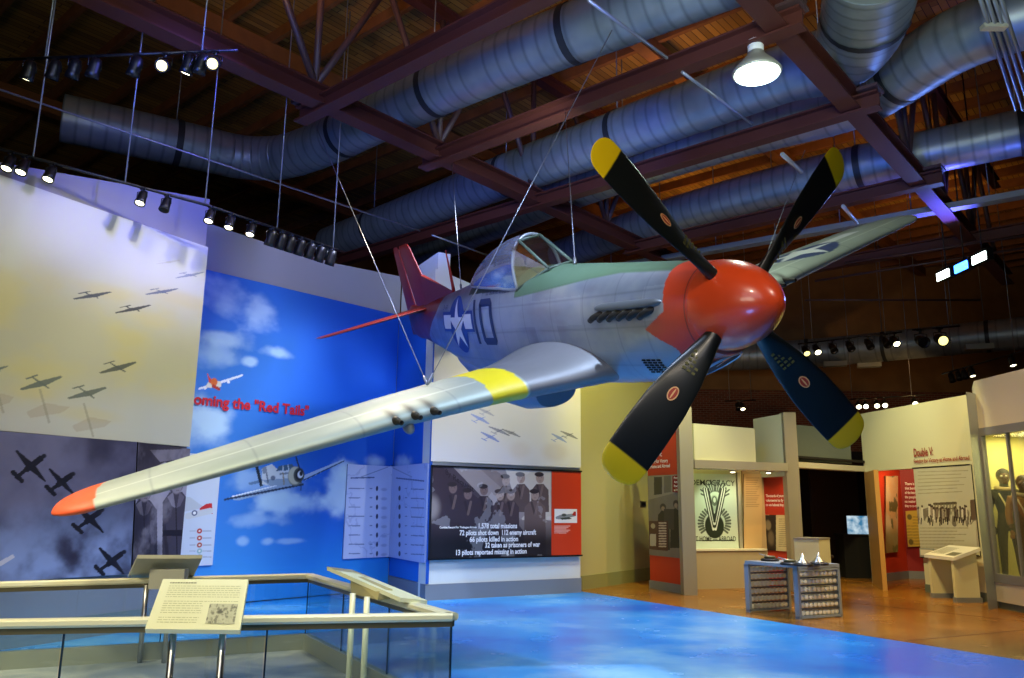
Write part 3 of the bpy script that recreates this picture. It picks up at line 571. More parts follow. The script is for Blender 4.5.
# long pale conduit run at the right
t = thing('cable_trunking', atZ(880, 220, 7.6), 'long pale cable trunking running under the roof at the right', 'cable trunking')
b = MB(); P1, P2 = atZ(590, 272, 7.6), atZ(1220, 159, 7.6); d = (P2-P1); L = np.linalg.norm(d); d /= L; A = [d, np.cross([0, 0, 1], d), np.array([0, 0, 1.])]
b.box((P1+P2)/2, (L, .26, .12), A); b.build('tray', mat('trunking metal', '8f9698', .45, .4), t)
for f in np.linspace(.05, .95, 9):
    p = P1+(P2-P1)*f; b = MB(); b.tube([p+(0, 0, .06), (p[0], p[1], 10.9)], .012, 6); b.build('hanger_rod', M['cable'], t)
# conduits at the top right corner
t = thing('conduit_bundle', atZ(1000, 40, 8.), 'bundle of thin metal conduits at the top right corner', 'conduit')
for k in range(4):
    b = MB(); b.tube([atZ(974+k*7, -20, 7.2), atZ(1016+k*7, 110, 7.2)], .022, 8); b.build('pipe', M['cable'], t)
b = MB(); b.box(atZ(994, 27, 7.17), (.28, .1, .05)); b.build('clamp', M['alu'], t)
# thin stretched rods
def rod(p, q, r, label, name='stretched_rod', m='cable'):
    b = MB(); b.tube([p, q], r, 8); o = b.build(name, M[m]); return tag(o, label, 'rod')
rod(atZ(-5, 88, 6.9), atZ(420, 231, 6.9), .016, 'thin pale rod stretched along the ceiling above the left wall')
rod(atZ(432, 235, 6.9), atZ(492, 257, 6.9), .02, 'short pale rod ending behind the cockpit canopy')
rod(atZ(588, 0, 6.9), atZ(667, 58, 6.9), .02, 'pale rod crossing the duct at top centre'); rod(atZ(682, 72, 6.9), atZ(752, 124, 6.9), .02, 'pale rod crossing the ducts right of the top centre')
rod(atZ(782, 154, 6.9), atZ(802, 172, 6.9), .035, 'short blue-lit rod just right of the upper right propeller blade tip', m='alu'); rod(atZ(843, 206, 6.9), atZ(857, 223, 6.9), .035, 'short blue-lit rod above the port wing', m='alu')
for i, (x0, y0, x1, y1) in enumerate(((815, 281, 1024, 248), (845, 263, 1024, 236), (805, 300, 980, 300))):
    rod(atZ(x0, y0, 7.4), atZ(x1, y1, 7.4), .03, ('upper', 'longest', 'lowest')[i]+' of the thin pipes under the dark roof beyond the port wing', 'roof_pipe', 'steel2')

# ================================================================== TRACK LIGHTS
def head(p, aim, label, lit, group, sc=1., glow='lamps'):
    """cylindrical track head hanging under point p, aimed at aim"""
    p = np.array(p, float); a = np.array(aim, float)-p; a /= np.linalg.norm(a)
    t = thing('track_spotlight', p, label, 'spotlight', group)
    c = p-np.array([0, 0, .17*sc]); 
    b = MB(); b.tube([p, p-(0, 0, .07*sc)], .018*sc, 8); b.box(p-(0, 0, .015), (.09*sc, .035*sc, .03*sc)); b.build('stem', M['black'], t)
    b = MB(); sd = np.cross(a, [0, 0, 1.]); sd /= max(1e-6, np.linalg.norm(sd))
    for s in (-1, 1): b.tube([p-np.array([0, 0, .065*sc])+sd*s*.01, p-np.array([0, 0, .075*sc])+sd*s*.085*sc, c+sd*s*.085*sc], .008*sc, 6)
    b.build('yoke', M['black'], t)
    b = MB(); b.lathe(c, a, [(-.13*sc, .03*sc), (-.12*sc, .055*sc), (-.05*sc, .07*sc), (.02*sc, .072*sc), (.06*sc, .078*sc), (.13*sc, .085*sc), (.13*sc, .074*sc), (.09*sc, .06*sc)], 16); b.build('housing', M['black'], t)
    if lit:
        b = MB(); b.lathe(c, a, [(.095*sc, .055*sc), (.115*sc, .066*sc), (.122*sc, .05*sc), (.124*sc, .0)], 16); b.build('lens', M[glow], t)
    return t
def track(pts, label, hang, hy=10.9):
    t = thing('track_rail', pts[0], label, 'track rail')
    b = MB(); b.tube(pts, .022, 4); b.build('rail', M['black'], t)
    for p in hang: b = MB(); b.tube([p, (p[0], p[1], hy)], .01, 6); b.build('hanger_rod', M['cable'], t)
    return t
def on_line(P, Q, px):
    """point of the line P-Q seen in picture column px"""
    lo, hi = -.5, 1.5
    for _ in range(40):
        m = (lo+hi)/2; q = P+(Q-P)*m; d = q-CAM; x = 512+F*(d@right)/(d@fwd)
        if x < px: lo = m
        else: hi = m
    return P+(Q-P)*lo
# track along the left wall
zT = 5.6; w = WL; off = .75
T0 = np.append(WL.P(-2, 0, off)[:2], zT); T1 = np.append(WL.P(WL.L+.35, 0, off)[:2], zT)
T0 = atZ(-10, 146, zT); T1 = atZ(210, 206, zT); T2 = atZ(338, 250, zT)
track([T0, T1, T2], 'black lighting track hung along the top of the left and blue walls', [on_line(T0, T1, 33), on_line(T0, T1, 125), on_line(T0, T1, 205), on_line(T1, T2, 277), on_line(T1, T2, 333)])
names = ['first', 'second', 'third', 'fourth', 'fifth', 'sixth', 'seventh', 'eighth', 'ninth', 'tenth', 'eleventh', 'twelfth', 'thirteenth']
for i, (x, lit) in enumerate(((11, 1), (25, 1), (52, 1), (143, 1), (167, 0), (211, 1), (231, 1), (252, 1))):
    A_, B_ = (T0, T1) if x < 210 else (T1, T2); p = on_line(A_, B_, x); wl = WL if x < 210 else WB
    head(p, (p[0]-.1, p[1]-.9, 3.2), f'{names[i]} spotlight from the left end on the left wall track', lit, 'spotlights on the left wall track', .8)
for i, x in enumerate((272, 282, 291, 301, 311, 321, 332)):
    p = on_line(T1, T2, x); head(p, (p[0]-.9, p[1]+.8, 3.), f'{names[i]} dark unlit spotlight in the cluster near the tail fin', 0, 'unlit spotlights in the cluster near the tail', .95)
# high track in front
zH = 6.9; H0 = atZ(-8, 60, zH); H1 = atZ(238, 50, zH)
track([H0, H1], 'black lighting track hung high at the top left', [on_line(H0, H1, 45), on_line(H0, H1, 202)])
for i, (x, lit) in enumerate(((31, 1), (56, 0), (76, 0), (96, 0), (137, 0), (166, 2), (190, 1), (203, 0), (216, 2))):
    p = on_line(H0, H1, x); head(p, (p[0]+.5, 4., 3.8) if lit == 2 else (p[0]-1.6, p[1]+1, 2), f'{names[i]} spotlight from the left end on the high front track', lit, 'spotlights on the high front track', .95, 'lampw' if lit == 2 else 'lamps')
# far tracks
def far_track(pxs, z, a, b_, label, base, grp, sc, aim=(0, -3, -3), gl=()):
    A_, B_ = atZ(*a, z), atZ(*b_, z); track([A_, B_], label, [A_+(B_-A_)*.15, A_+(B_-A_)*.85])
    for i, (x, lit) in enumerate(pxs):
        p = on_line(A_, B_, x); head(p, p+np.array(aim), f'{names[i]} spotlight from the left on {base}', lit, grp, sc, 'lampw' if x in gl else 'lamps')
far_track(((805, 2), (816, 1), (832, 0), (849, 0), (868, 0), (885, 0), (894, 1)), 6.5, (798, 344), (902, 332), 'black lighting track hung right of the lower right propeller blade', 'the track right of the propeller', 'spotlights on the track right of the propeller', 1.35, gl=(805,))
far_track(((920, 0), (939, 2)), 6.5, (912, 330), (960, 326), 'short lighting track carrying the brightest lamp at right', 'the short track with the brightest lamp', 'spotlights on the short bright track', 1.9, (-.4, -3, -1.2), (939,))
far_track(((951, 0), (958, 0), (964, 0), (971, 1), (1011, 1)), 5.4, (942, 374), (1030, 349), 'black lighting track hung above the glass display case', 'the track above the display case', 'spotlights on the track above the display case', 1.0, (0, -1, -3))
far_track(((849, 1), (858, 1), (865, 1), (876, 1), (884, 1), (914, 1)), 5.2, (840, 400), (925, 395), 'far lighting track low over the title wall', 'the far track over the title wall', 'spotlights on the far track', 1.2, (-1, -3, -2))
far_track(((738, 0), (742, 1)), 5.1, (725, 401), (756, 400), 'short dark lighting track below the spinner', 'the short track below the spinner', 'spotlights on the short track below the spinner', 1.1, (0, -2, -3))
# round high-bay lamp
t = thing('high_bay_lamp', atZ(757, 78, 7.0), 'round bright high-bay lamp hanging under the roof steel', 'ceiling lamp'); c = atZ(757, 74, 7.05)
b = MB(); b.lathe(c, (0, 0, 1), [(.0, .30), (.03, .31), (.12, .24), (.24, .13), (.30, .1), (.30, .02)], 28); b.build('reflector', M['alu'], t)
b = MB(); b.lathe(c, (0, 0, 1), [(-.03, .1), (-.02, .27), (.015, .29), (.02, .1)], 28); b.build('diffuser', M['lampc'], t)
b = MB(); b.lathe(c+(0, 0, .3), (0, 0, 1), [(0, .08), (.02, .1), (.16, .1), (.18, .05), (.45, .02)], 16); b.build('ballast', M['white'], t)
# blue flood lamps on the end of the beam
for i, (x, y) in enumerate(((943, 275), (961, 267), (979, 258))):
    p = atZ(x, y, 6.6); t = thing('flood_lamp', p, ('blue-white flood lamp, left one of three in the row at right', 'bluest flood lamp, middle one of three in the row at right', 'blue-white flood lamp, right one of three in the row at right')[i], 'flood lamp', 'flood lamps in the row at right')
    d = atZ(979, 258, 6.6)-atZ(943, 275, 6.6); d /= np.linalg.norm(d); nn = np.array([d[1], -d[0], 0]); nn = nn if nn[1] < 0 else -nn; A = [d, nn, np.array([0, 0, 1.])]
    b = MB(); b.box(p+(0, 0, .03)-nn*.08, (.46, .14, .24), A); b.build('housing', M['black'], t)
    b = MB(); b.box(p+(0, 0, .0)-nn*.0, (.42, .03, .17), A); b.build('lens', M['lampb' if i == 1 else 'lampc'], t)
    b = MB(); b.tube([p-nn*.08+(0, 0, .1), p-nn*.08+(0, 0, 4.3)], .015, 6); b.build('stem', M['black'], t)
# ================================================================== THE FIGHTER
from mathutils import Matrix
RB = np.array([[.41564628, .86527321, -.28025069], [-.89296849, .32969745, -.30644228], [-.17275835, .37762663, .90969923]])
TB = np.array([2.11628627, 6.17647364, 3.25803141])
plane = thing('fighter_aircraft', (0, 0, 0), 'silver fighter aircraft number 10 with red nose and tail, hung from the roof', 'aircraft')
KS = .96; TS = np.array([0, 0, H])+KS*(TB-np.array([0, 0, H]))
mw = Matrix([list(RB[i]*KS)+[TS[i]] for i in range(3)]+[[0, 0, 0, 1]]); plane.matrix_world = mw; plane['_local'] = 1
def bw(p): return RB@np.array(p, float)*KS+TS
def body(px, py, y=-.43):
    d = RB.T@ray(px, py); o = RB.T@(CAM-TB); t = (y-o[1])/d[1]; q = o+d*t; return float(q[0]), float(q[2])
def bodyz(px, py, z):
    d = RB.T@ray(px, py); o = RB.T@(CAM-TB); t = (z-o[2])/d[2]; q = o+d*t; return float(q[0]), float(q[1])
# station table: x, top, bottom, half width, exponent
ST = np.array([(-.60, .40, -.42, .395, 2.0), (-.80, .41, -.50, .405, 2.05), (-1.1, .435, -.62, .42, 2.15), (-1.6, .475, -.70, .435, 2.25), (-2.2, .52, -.75, .45, 2.3), (-3.0, .59, -.78, .46, 2.3), (-3.5, .63, -.80, .46, 2.3),
   (-4.2, .66, -.84, .46, 2.25), (-5.0, .66, -.86, .445, 2.2), (-5.8, .62, -.84, .41, 2.15), (-6.5, .56, -.76, .36, 2.1), (-7.2, .50, -.60, .30, 2.05), (-8.0, .44, -.42, .22, 2.), (-8.8, .38, -.26, .13, 2.), (-9.5, .3, -.12, .05, 2.), (-9.6, .2, -.05, .01, 2.)])[::-1]
def herm(x, xs, ys):
    m = np.gradient(ys, xs); i = np.clip(np.searchsorted(xs, x)-1, 0, len(xs)-2); h = xs[i+1]-xs[i]; t = np.clip((x-xs[i])/h, 0, 1)
    return (2*t**3-3*t**2+1)*ys[i]+(t**3-2*t**2+t)*h*m[i]+(-2*t**3+3*t**2)*ys[i+1]+(t**3-t**2)*h*m[i+1]
def fsec(x): return [herm(x, ST[:, 0], ST[:, k]) for k in (1, 2, 3, 4)]
def fy(x, z):
    """half width of the fuselage at station x, height z"""
    x = np.asarray(x, float); z = np.asarray(z, float); t, bo, w, n = fsec(x); c = (t+bo)/2; h = (t-bo)/2
    return w*np.clip(1-np.abs((z-c)/h)**n, 0, 1)**(1/n)
NX, NT = 700, 320
xs = np.linspace(-9.58, -.62, NX); th = np.linspace(0, 2*np.pi, NT, endpoint=False)+.0001
TH, XX = np.meshgrid(th, xs); t_, b_, w_, n_ = fsec(xs); t_, b_, w_, n_ = [a[:, None] for a in (t_, b_, w_, n_)]
YY = w_*np.sign(np.cos(TH))*np.abs(np.cos(TH))**(2/n_); ZZ = (t_+b_)/2+(t_-b_)/2*np.sign(np.sin(TH))*np.abs(np.sin(TH))**(2/n_)
def setcol(o, C, Mt=None):
    n = len(o.data.vertices); c4 = np.ones((n, 4)); c4[:, :3] = C.reshape(-1, 3)[:n]
    o.data.color_attributes.new('Col', 'FLOAT_COLOR', 'POINT').data.foreach_set('color', c4.ravel().astype(np.float32))
    if Mt is not None: o.data.attributes.new('Met', 'FLOAT', 'POINT').data.foreach_set('value', Mt.ravel()[:n].astype(np.float32))
def gridmesh(name, X, Y, Z, m, parent, wrapv=True, capend=False):
    V = np.stack([X, Y, Z], -1).reshape(-1, 3); nx, nt = X.shape; idx = np.arange(nx*nt).reshape(nx, nt)
    j2 = np.roll(idx, -1, 1) if wrapv else None
    if wrapv: Fc = np.stack([idx[:-1], idx[1:], j2[1:], j2[:-1]], -1).reshape(-1, 4)
    else: Fc = np.stack([idx[:-1, :-1], idx[1:, :-1], idx[1:, 1:], idx[:-1, 1:]], -1).reshape(-1, 4)
    Fl = Fc.tolist()
    if capend: Fl += [tuple(idx[0, ::-1]), tuple(idx[-1, :])] if False else [tuple(idx[0]), tuple(idx[-1][::-1])]
    return mesh(name, V, Fl, m, parent, True)
airm = vcmat('aircraft skin', .36, True, coat=.1)
P = Paint(XX, ZZ, '969ca6'); Met = np.full(XX.shape, .55)
nz = fbm(XX*1.7, ZZ*2.5+np.sign(YY)*9, 77, 6); P.mix((nz-.45)*2.6, 'babbb2'); P.mix((.46-nz)*2.0, '5c6272'); P.mix(sm(.55, .8, fbm(XX*.9+5, ZZ*3, 8))*.55, '80706a')
sq = vnoise(np.floor((XX+20)/.55)*.93+.37, np.floor((ZZ+3)/.3)*.77+.21, 5); P.mix((sq-.5)*.5, 'd4d8da'); P.mix((.5-sq)*.4, '80868e')
for x in (-1.28, -1.75, -2.35, -3.05, -3.75, -4.45, -5.1, -5.6, -6.3, -7.0, -7.6, -8.2): P.mix(np.exp(-((XX-x)/.009)**2)*.28, '4a4c50')
for z in (.27, -.05, -.45): P.mix(np.exp(-((ZZ-z)/.010)**2)*((XX < -1.0) & (XX > -7))*.3, '4e5054')
oz = np.interp(XX, [-4.3, -3.91, -3.08, -2.31, -1.83, -1.13, -.6], [.36, .365, .405, .44, .445, .40, .35]); ol = (ZZ > oz) & (XX > -4.0)
P.mix(sm(-.008, .008, ZZ-oz)*(XX > -4.0), '50694f'); Met[ol] = 0
P.mix((ol & (ZZ > oz+.02))*nz*.35, '6f8a72'); ck = (ZZ > .47) & (XX <= -4.) & (XX > -5.7); P.mix(ck*1., '2c3830'); Met[ck] = 0
# red nose band with its arrow, red tail
arrow = inpoly(XX, ZZ, [(-.5, .7), (-1.0, .7), (-1.04, .42), (-1.02, .31), (-.98, .08), (-1.30, -.08), (-.96, -.27), (-.92, -.42), (-.86, -.8), (-.5, -.8)])
P.mix(arrow*1., 'cc3f1a'); Met[arrow] = 0
P.mix((np.abs(XX+.70) < .008)*1., '5a1a10')
tail = XX < np.interp(ZZ, [-.5, -.13, .27, .49], [-8.6, -8.2, -7.38, -7.15]); P.mix(tail*1., '751c12'); Met[tail] = 0
lw = (ZZ < -.3) & ~arrow & ~tail; P.mix(lw*.35, '98a6b4')
fus = gridmesh('fuselage', XX, YY, ZZ, airm, plane, True, True); setcol(fus, P.C, Met)
# ---- spinner
sx = np.linspace(0, 1, 60); sr = .40*np.clip(1-(1-sx)**1.9, 0, 1)**.62; n = 72; sth = np.linspace(0, 2*np.pi, n, endpoint=False)
A, B = np.meshgrid(sth, np.arange(60)); X = -.665*sx[B]-.0; Rr = np.maximum(sr[B], .0005)
sp = gridmesh('spinner', X, Rr*np.cos(A), Rr*np.sin(A), mat('glossy red orange paint', 'd2441a', .3, coat=.5), plane, True, True)
# chin scoop
b = MB(); ca = [(-.72, -.40), (-.74, -.40)]
for i in range(1): pass
def ring(x, cy, cz, ry, rz, n=28, e=2.3): return [(x, cy+ry*np.sign(math.cos(a))*abs(math.cos(a))**(2/e), cz+rz*np.sign(math.sin(a))*abs(math.sin(a))**(2/e)) for a in np.linspace(0, 2*np.pi, n, endpoint=False)]
def loft(b, rings, cap=(True, True), mi=None):
    n = len(rings[0]); V = [p for r in rings for p in r]; Fc = []
    for i in range(len(rings)-1):
        for j in range(n): j2 = (j+1) % n; Fc.append((i*n+j, i*n+j2, (i+1)*n+j2, (i+1)*n+j))
    b.add(V, Fc, mi, True)
    if cap[0]: b.add(rings[0], [tuple(range(n))], mi)
    if cap[1]: b.add(rings[-1], [tuple(reversed(range(n)))], mi)
dr = np.array([-.50, 0, -.215]); dr /= np.linalg.norm(dr); nm_ = np.array([dr[2], 0, -dr[0]]); nm_ = nm_ if nm_[2] < 0 else -nm_
ic = np.array([-.93, 0, -.535])+nm_*.012; el = [ic+dr*.25*math.cos(a)+np.array([0, .21, 0])*math.sin(a) for a in np.linspace(0, 2*np.pi, 33)]
b = MB(); b.tube(el, .016, 8, False); ob = b.build('intake_lip', mat('lip aluminium', 'b4b8bc', .35, .6), plane)
b = MB(); b.prism(el[:-1], nm_*.006); b.build('intake_shade_disc', M['blk'], ob)  # flat black disc standing in for the shade inside the intake mouth
# radiator scoop under the belly
b = MB(); loft(b, [ring(-4.35, 0, -.98, .30, .20), ring(-4.9, 0, -.98, .36, .26), ring(-5.6, 0, -.9, .36, .30), ring(-6.4, 0, -.72, .28, .28), ring(-7.1, 0, -.50, .2, .18)]); sc = b.build('radiator_scoop', mat('scoop aluminium', '9aa4b0', .4, .5), plane)
# ---- wings
wingm = vcmat('wing skin', .52, True)
def wz(y): return -.567+.085*np.minimum(np.abs(y), 2.4)+.058*np.maximum(0, np.abs(y)-2.4)
def wle(y):
    a = np.abs(y); return np.interp(a, [0, .45, .95, 1.45, 5.6], [-2.0, -2.16, -2.34, -2.50, -2.90])
def wte(y): return np.interp(np.abs(y), [0, .5, 5.6], [-5.08, -5.02, -4.17])
def wing(sgn, name):
    ny, nc = 330, 130
    ys = np.r_[np.linspace(.0, 1.1, 60), np.linspace(1.1, 5.3, 210)[1:], 5.3+.34*np.sin(np.linspace(0, np.pi/2, 61))[1:]]; ny = len(ys)
    u = np.linspace(0, 2*np.pi, nc, endpoint=False); xc = (1+np.cos(u))/2       # 1 = trailing edge, 0 = leading
    th_ = .145*5*(.2969*np.sqrt(xc)-.1260*xc-.3516*xc**2+.2843*xc**3-.1015*xc**4)/1.0
    Yg, U = np.meshgrid(ys, u, indexing='ij'); XC = np.broadcast_to(xc, Yg.shape); T_ = np.broadcast_to(th_, Yg.shape)*np.where(np.sin(U) >= 0, 1.12, -.82)
    le, te = wle(Yg), wte(Yg); ch = le-te
    tipf = np.where(Yg > 5.3, np.sqrt(np.clip(1-((Yg-5.3)/.345)**2, 0, 1)), 1.)
    ch2 = ch*(.30+.70*tipf); mid = le-ch*.42; le2 = mid+ch2*.42
    thk = np.interp(Yg, [0, 1.2, 5.3, 5.64], [1.05, 1.0, .80, .8])*tipf
    X = le2-XC*ch2; Z = wz(Yg)+T_*ch*thk
    # fillet into the fuselage
    f = np.clip((.98-Yg)/.62, 0, 1)**2; Z = Z+np.where(np.sin(U) >= 0, 1, 0)*f*.17*np.sin(np.pi*np.clip(XC*.9+.06, 0, 1))
    o_X, o_Y, o_Z = X, Yg*sgn, Z
    # colour
    P = Paint(X, Yg, '969e92'); Mt = np.full(X.shape, .3); P.mix((fbm(X*2, Yg*1.2, 33+sgn, 5)-.4)*.8, 'c6ccc4')
    up_ = np.sin(U) >= 0
    for yy in (1.95, 2.9, 3.9, 4.8): P.mix((np.abs(Yg-yy) < .01)*.35, '6a7274')
    fr = XC; P.mix((np.abs(fr-.14) < .006)*.45*(Yg > 1.6), 'd8dcd0'); P.mix((np.abs(fr-.70) < .006)*.5, '5c6466')
    P.mix((Yg < 1.2)*(nz.mean())*.0, '000000')
    inn = Yg < 1.22; P.mix(inn*.75, '625f6a')  # inboard skin painted darker to tone down bright light on the fillet
    for gy in (2.20, 2.39, 2.58): P.mix(np.exp(-((Yg-gy-(XC*.3))/.045)**2)*(1-sm(.03, .17, XC))*up_*.85, '2a2620')
    bd0 = np.interp(X, [-4.9, -3.8, -2.4], [1.06, 1.14, 1.24]); bd1 = bd0+.36
    yb = (Yg > bd0) & (Yg < bd1); P.mix(yb*1., 'd8c414'); Mt[yb] = 0
    tp = Yg > 5.24-.06*(XC-.4); 
    if sgn < 0: P.mix(tp*1., 'd4552c'); Mt[tp] = 0
    if sgn > 0:      # national star on the far wing
        cx, cy, r = -3.35, 3.6, .52
        c = np.hypot(X-cx, Yg-cy) < r; P.mix(c*up_*1., '2a3a66'); Mt[c & up_] = 0
        st = [(cx+r*(1 if k % 2 == 0 else .4)*math.cos(math.pi*k/5), cy+r*(1 if k % 2 == 0 else .4)*math.sin(math.pi*k/5)) for k in range(10)]
        P.mix(inpoly(X, Yg, st)*up_*1., 'c8cac8')
        for s_ in (-1, 1): P.mix(((np.abs(X-cx) < .14) & (np.abs(Yg-cy-s_*.78) < .27))*up_*1., 'c8cac8')
    w = gridmesh(name, o_X, o_Y, o_Z, wingm, plane, True, True); setcol(w, P.C, Mt)
    if sgn > 0: w.data.flip_normals()
    return w
wr = wing(-1, 'wing'); wl_ = wing(1, 'wing'); wr['label'] = 'near wing with yellow band and orange tip'; wl_['label'] = 'far wing with a star on top'
for y in (2.20, 2.39, 2.58):
    for sg in (-1, 1):
        x = float(wle(y)); z = float(wz(y))+.02
        b = MB(); b.lathe((x-.12, sg*y, z), (1, 0, -.02), [(0, .05), (.10, .045), (.15, .036), (.155, .026), (.27, .025), (.275, .016), (.2, .014)], 14); b.build('gun_barrel', mat('gun metal', '3c3830', .5, .6), plane)
# soot behind the guns, landing light fairing under the wing
b = MB(); b.ell((-2.75, -2.45, -.46), (.13, .05, .07)); b.build('bomb_shackle', mat('shackle grey', '8a9090', .5, .3), plane)
# ---- tail
def surf(name, root, tip, m, vertical=False, off=.0, th_r=.09, label=None):
    """lifting surface; root/tip = (xLE, xTE, span, height)"""
    nc, ns = 40, 24; u = np.linspace(0, 2*np.pi, nc, endpoint=False); xc = (1+np.cos(u))/2; tt = 5*(.2969*np.sqrt(xc)-.1260*xc-.3516*xc**2+.2843*xc**3-.1015*xc**4)*np.sign(np.sin(u)+1e-9)
    s = np.sin(np.linspace(0, np.pi/2, ns)); X = []; Y = []; Z = []
    for q in s:
        tf = math.sqrt(max(0, 1-max(0, (q-.93)/.075)**2)); le = root[0]*(1-q)+tip[0]*q; te = root[1]*(1-q)+tip[1]*q; md = (le+te)/2; le = md+(le-md)*(.55+.45*tf); te = md+(te-md)*(.7+.3*tf)
        c = le-te; X.append(le-xc*c); t = tt*c*th_r*tf; sp_ = root[2]*(1-q)+tip[2]*q; hh = root[3]*(1-q)+tip[3]*q
        if vertical: Y.append(t); Z.append(np.full(nc, hh))
        else: Y.append(np.full(nc, sp_)); Z.append(hh+t)
    o = gridmesh(name, np.array(X), np.array(Y), np.array(Z), m, plane, True, True)
    if label: o['label'] = label
    return o
redt = mat('tail red paint', '751c12', .42, bump=.05, bscale=4)
surf('tail_fin', (-7.95, -9.02, 0, .30), (-8.52, -9.08, 0, 1.50), redt, True)
b = MB(); b.add([(-6.95, 0, .52), (-8.24, .03, .90), (-8.24, -.03, .90), (-8.3, .09, .35), (-8.3, -.09, .35), (-7.2, .06, .42), (-7.2, -.06, .42)], [(0, 1, 3, 5), (0, 6, 4, 2), (0, 2, 1), (1, 2, 4, 3)]); b.build('dorsal_fillet', redt, plane)
surf('rudder', (-9.04, -9.72, 0, -.15), (-9.10, -9.42, 0, 1.50), redt, True, th_r=.07)
for sg in (-1, 1):
    surf('tailplane', (-8.12, -8.95, sg*.05, .33), (-8.52, -8.95, sg*1.92, .345), redt, th_r=.08); surf('elevator', (-8.97, -9.4, sg*.12, .33), (-8.97, -9.22, sg*1.89, .345), redt, th_r=.06)
b = MB(); b.tube([(-6.98, 0, .50), (-6.9, 0, .8), (-6.82, 0, 1.18)], .02, 8, rr=[.03, .022, .01]); b.build('antenna_mast', mat('mast red paint', 'b0302a', .4), plane)
# ---- canopy
cg = glassmat('canopy glass', (.66, .72, .86), .22, .1, .4, .16)
def cw(x): return np.interp(x, [-6.2, -5.6, -4.9, -4.3, -3.95], [.05, .21, .31, .335, .33])
def ct(x): return np.interp(x, [-6.25, -6.0, -5.6, -5.1, -4.7, -4.3, -3.95], [.58, .64, .77, .93, 1.02, 1.075, 1.06])
def cb(x): return np.interp(x, [-6.25, -5.5, -4.5, -3.95], [.56, .56, .5, .44])
cx = np.linspace(-6.2, -3.95, 50); ca = np.linspace(-.0, np.pi, 36); X = []; Y = []; Z = []
for x in cx:
    w_c, t_c, b_c = float(herm(np.array(x), np.array([-6.25, -5.6, -4.9, -4.3, -3.9]), np.array([.03, .2, .3, .335, .33]))), float(herm(np.array(x), np.array([-6.25, -5.9, -5.5, -5.0, -4.6, -4.2, -3.9]), np.array([.57, .68, .83, .98, 1.05, 1.08, 1.06]))), cb(x)
    X.append(np.full(36, x)); Y.append(w_c*np.cos(ca)*(1+.08*np.sin(ca))); Z.append(b_c+(t_c-b_c)*np.sin(ca)**.85)
can = gridmesh('canopy', np.array(X), np.array(Y), np.array(Z), cg, plane, False)
b = MB(); arch = [(X[-1][i], Y[-1][i], Z[-1][i]) for i in range(36)]; b.tube(arch, .022, 8); b.tube([(X[i][0], Y[i][0], Z[i][0]) for i in range(50)], .018, 6); b.tube([(X[i][-1], Y[i][-1], Z[i][-1]) for i in range(50)], .018, 6); b.build('canopy_frame', mat('frame aluminium', 'a8adb4', .4, .5), plane)
# windscreen: flat front pane and two side panes
W0 = [(-3.28, .17), (-3.28, -.17)]; zf = .63
tl, tr = (-3.93, .15, 1.02), (-3.93, -.15, 1.02); bl_, br_ = (-3.34, .16, .62), (-3.34, -.16, .62); sl_, sr_ = (-3.95, .345, .44), (-3.95, -.345, .44)
b = MB(); b.add([bl_, br_, tr, tl], [(0, 1, 2, 3)]); mid = lambda a, c_, k: tuple(np.array(a)*(1-k)+np.array(c_)*k)
for s_ in (1, -1):
    A_ = [(x_, s_*abs(y_), z_) for x_, y_, z_ in (bl_, tl, (-3.95, .26, .95), (-3.95, .325, .75), sl_)]; b.add(A_, [(0, 1, 2), (0, 2, 3), (0, 3, 4)])
b.build('windscreen', glassmat('windscreen glass', (.72, .76, .74), .14, .05, .3), plane)
b = MB(); fm = mat('olive frame paint', '4a5a4c', .5)
for p, q_ in ((bl_, br_), (tl, tr), (bl_, tl), (br_, tr), (bl_, sl_), (br_, sr_)): b.tube([p, q_], .02, 6)
b.build('windscreen_frame', fm, plane)
# cockpit: seat with padded headrest, gunsight, coaming
b = MB(); b.box((-5.0, 0, .66), (.1, .42, .46)); b.box((-4.8, 0, .5), (.42, .42, .06)); so = b.build('pilot_seat', mat('seat green', '3c4c3c', .7), plane)
b = MB(); b.ell((-4.62, 0, .84), (.09, .14, .14)); b.box((-4.8, 0, .78), (.3, .1, .1)); b.build('headrest', mat('brown leather', '5a3e28', .6), so)
b = MB(); b.box((-4.1, 0, .64), (.14, .2, .12)); b.lathe((-4.1, 0, .68), (0, 0, 1), [(0, .06), (.05, .07), (.12, .05)], 12); b.lathe((-4.14, -.1, .74), (-1, -.2, 0), [(0, .02), (.02, .085), (.05, .085), (.06, .05)], 18); b.build('gunsight', M['black'], plane)
b = MB(); b.lathe((-4.75, -.15, .62), (.2, -.4, 1), [(0, .11), (.05, .12), (.1, .1)], 16); b.build('seat_armour', mat('armour grey', '70747c', .4, .5), plane)
# ---- exhaust fairing and stacks
exm = mat('burnt steel', '3a3632', .5, .7); fam = mat('fairing metal', '6e7274', .35, .5)
for sg in (-1, 1):
    b = MB(); rg = []
    for x in np.linspace(-2.14, -1.0, 24):
        k = (x+1.57)/.57; e = math.sqrt(max(.02, 1-abs(k)**6)); yb = float(fy(x, .13)); rg.append([(x, sg*(yb-.03+.07*e*max(0, math.cos(a))), .155+.045*e*math.sin(a)) for a in np.linspace(-np.pi/2, np.pi/2, 10)]+[(x, sg*(yb-.05), .155+.03*e), (x, sg*(yb-.05), .155-.03*e)])
    loft(b, rg); b.build('exhaust_fairing', fam, plane)
    for i in range(6):
        x = -1.17-.17*i; yb = float(fy(x, .08)); b = MB(); b.tube([(x+.05, sg*(yb-.05), .10), (x-.02, sg*(yb+.01), .09), (x-.08, sg*(yb+.045), .07), (x-.13, sg*(yb+.055), .045)], .03, 12, rr=[.034, .034, .032, .030]); b.build('exhaust_stack', exm, plane)
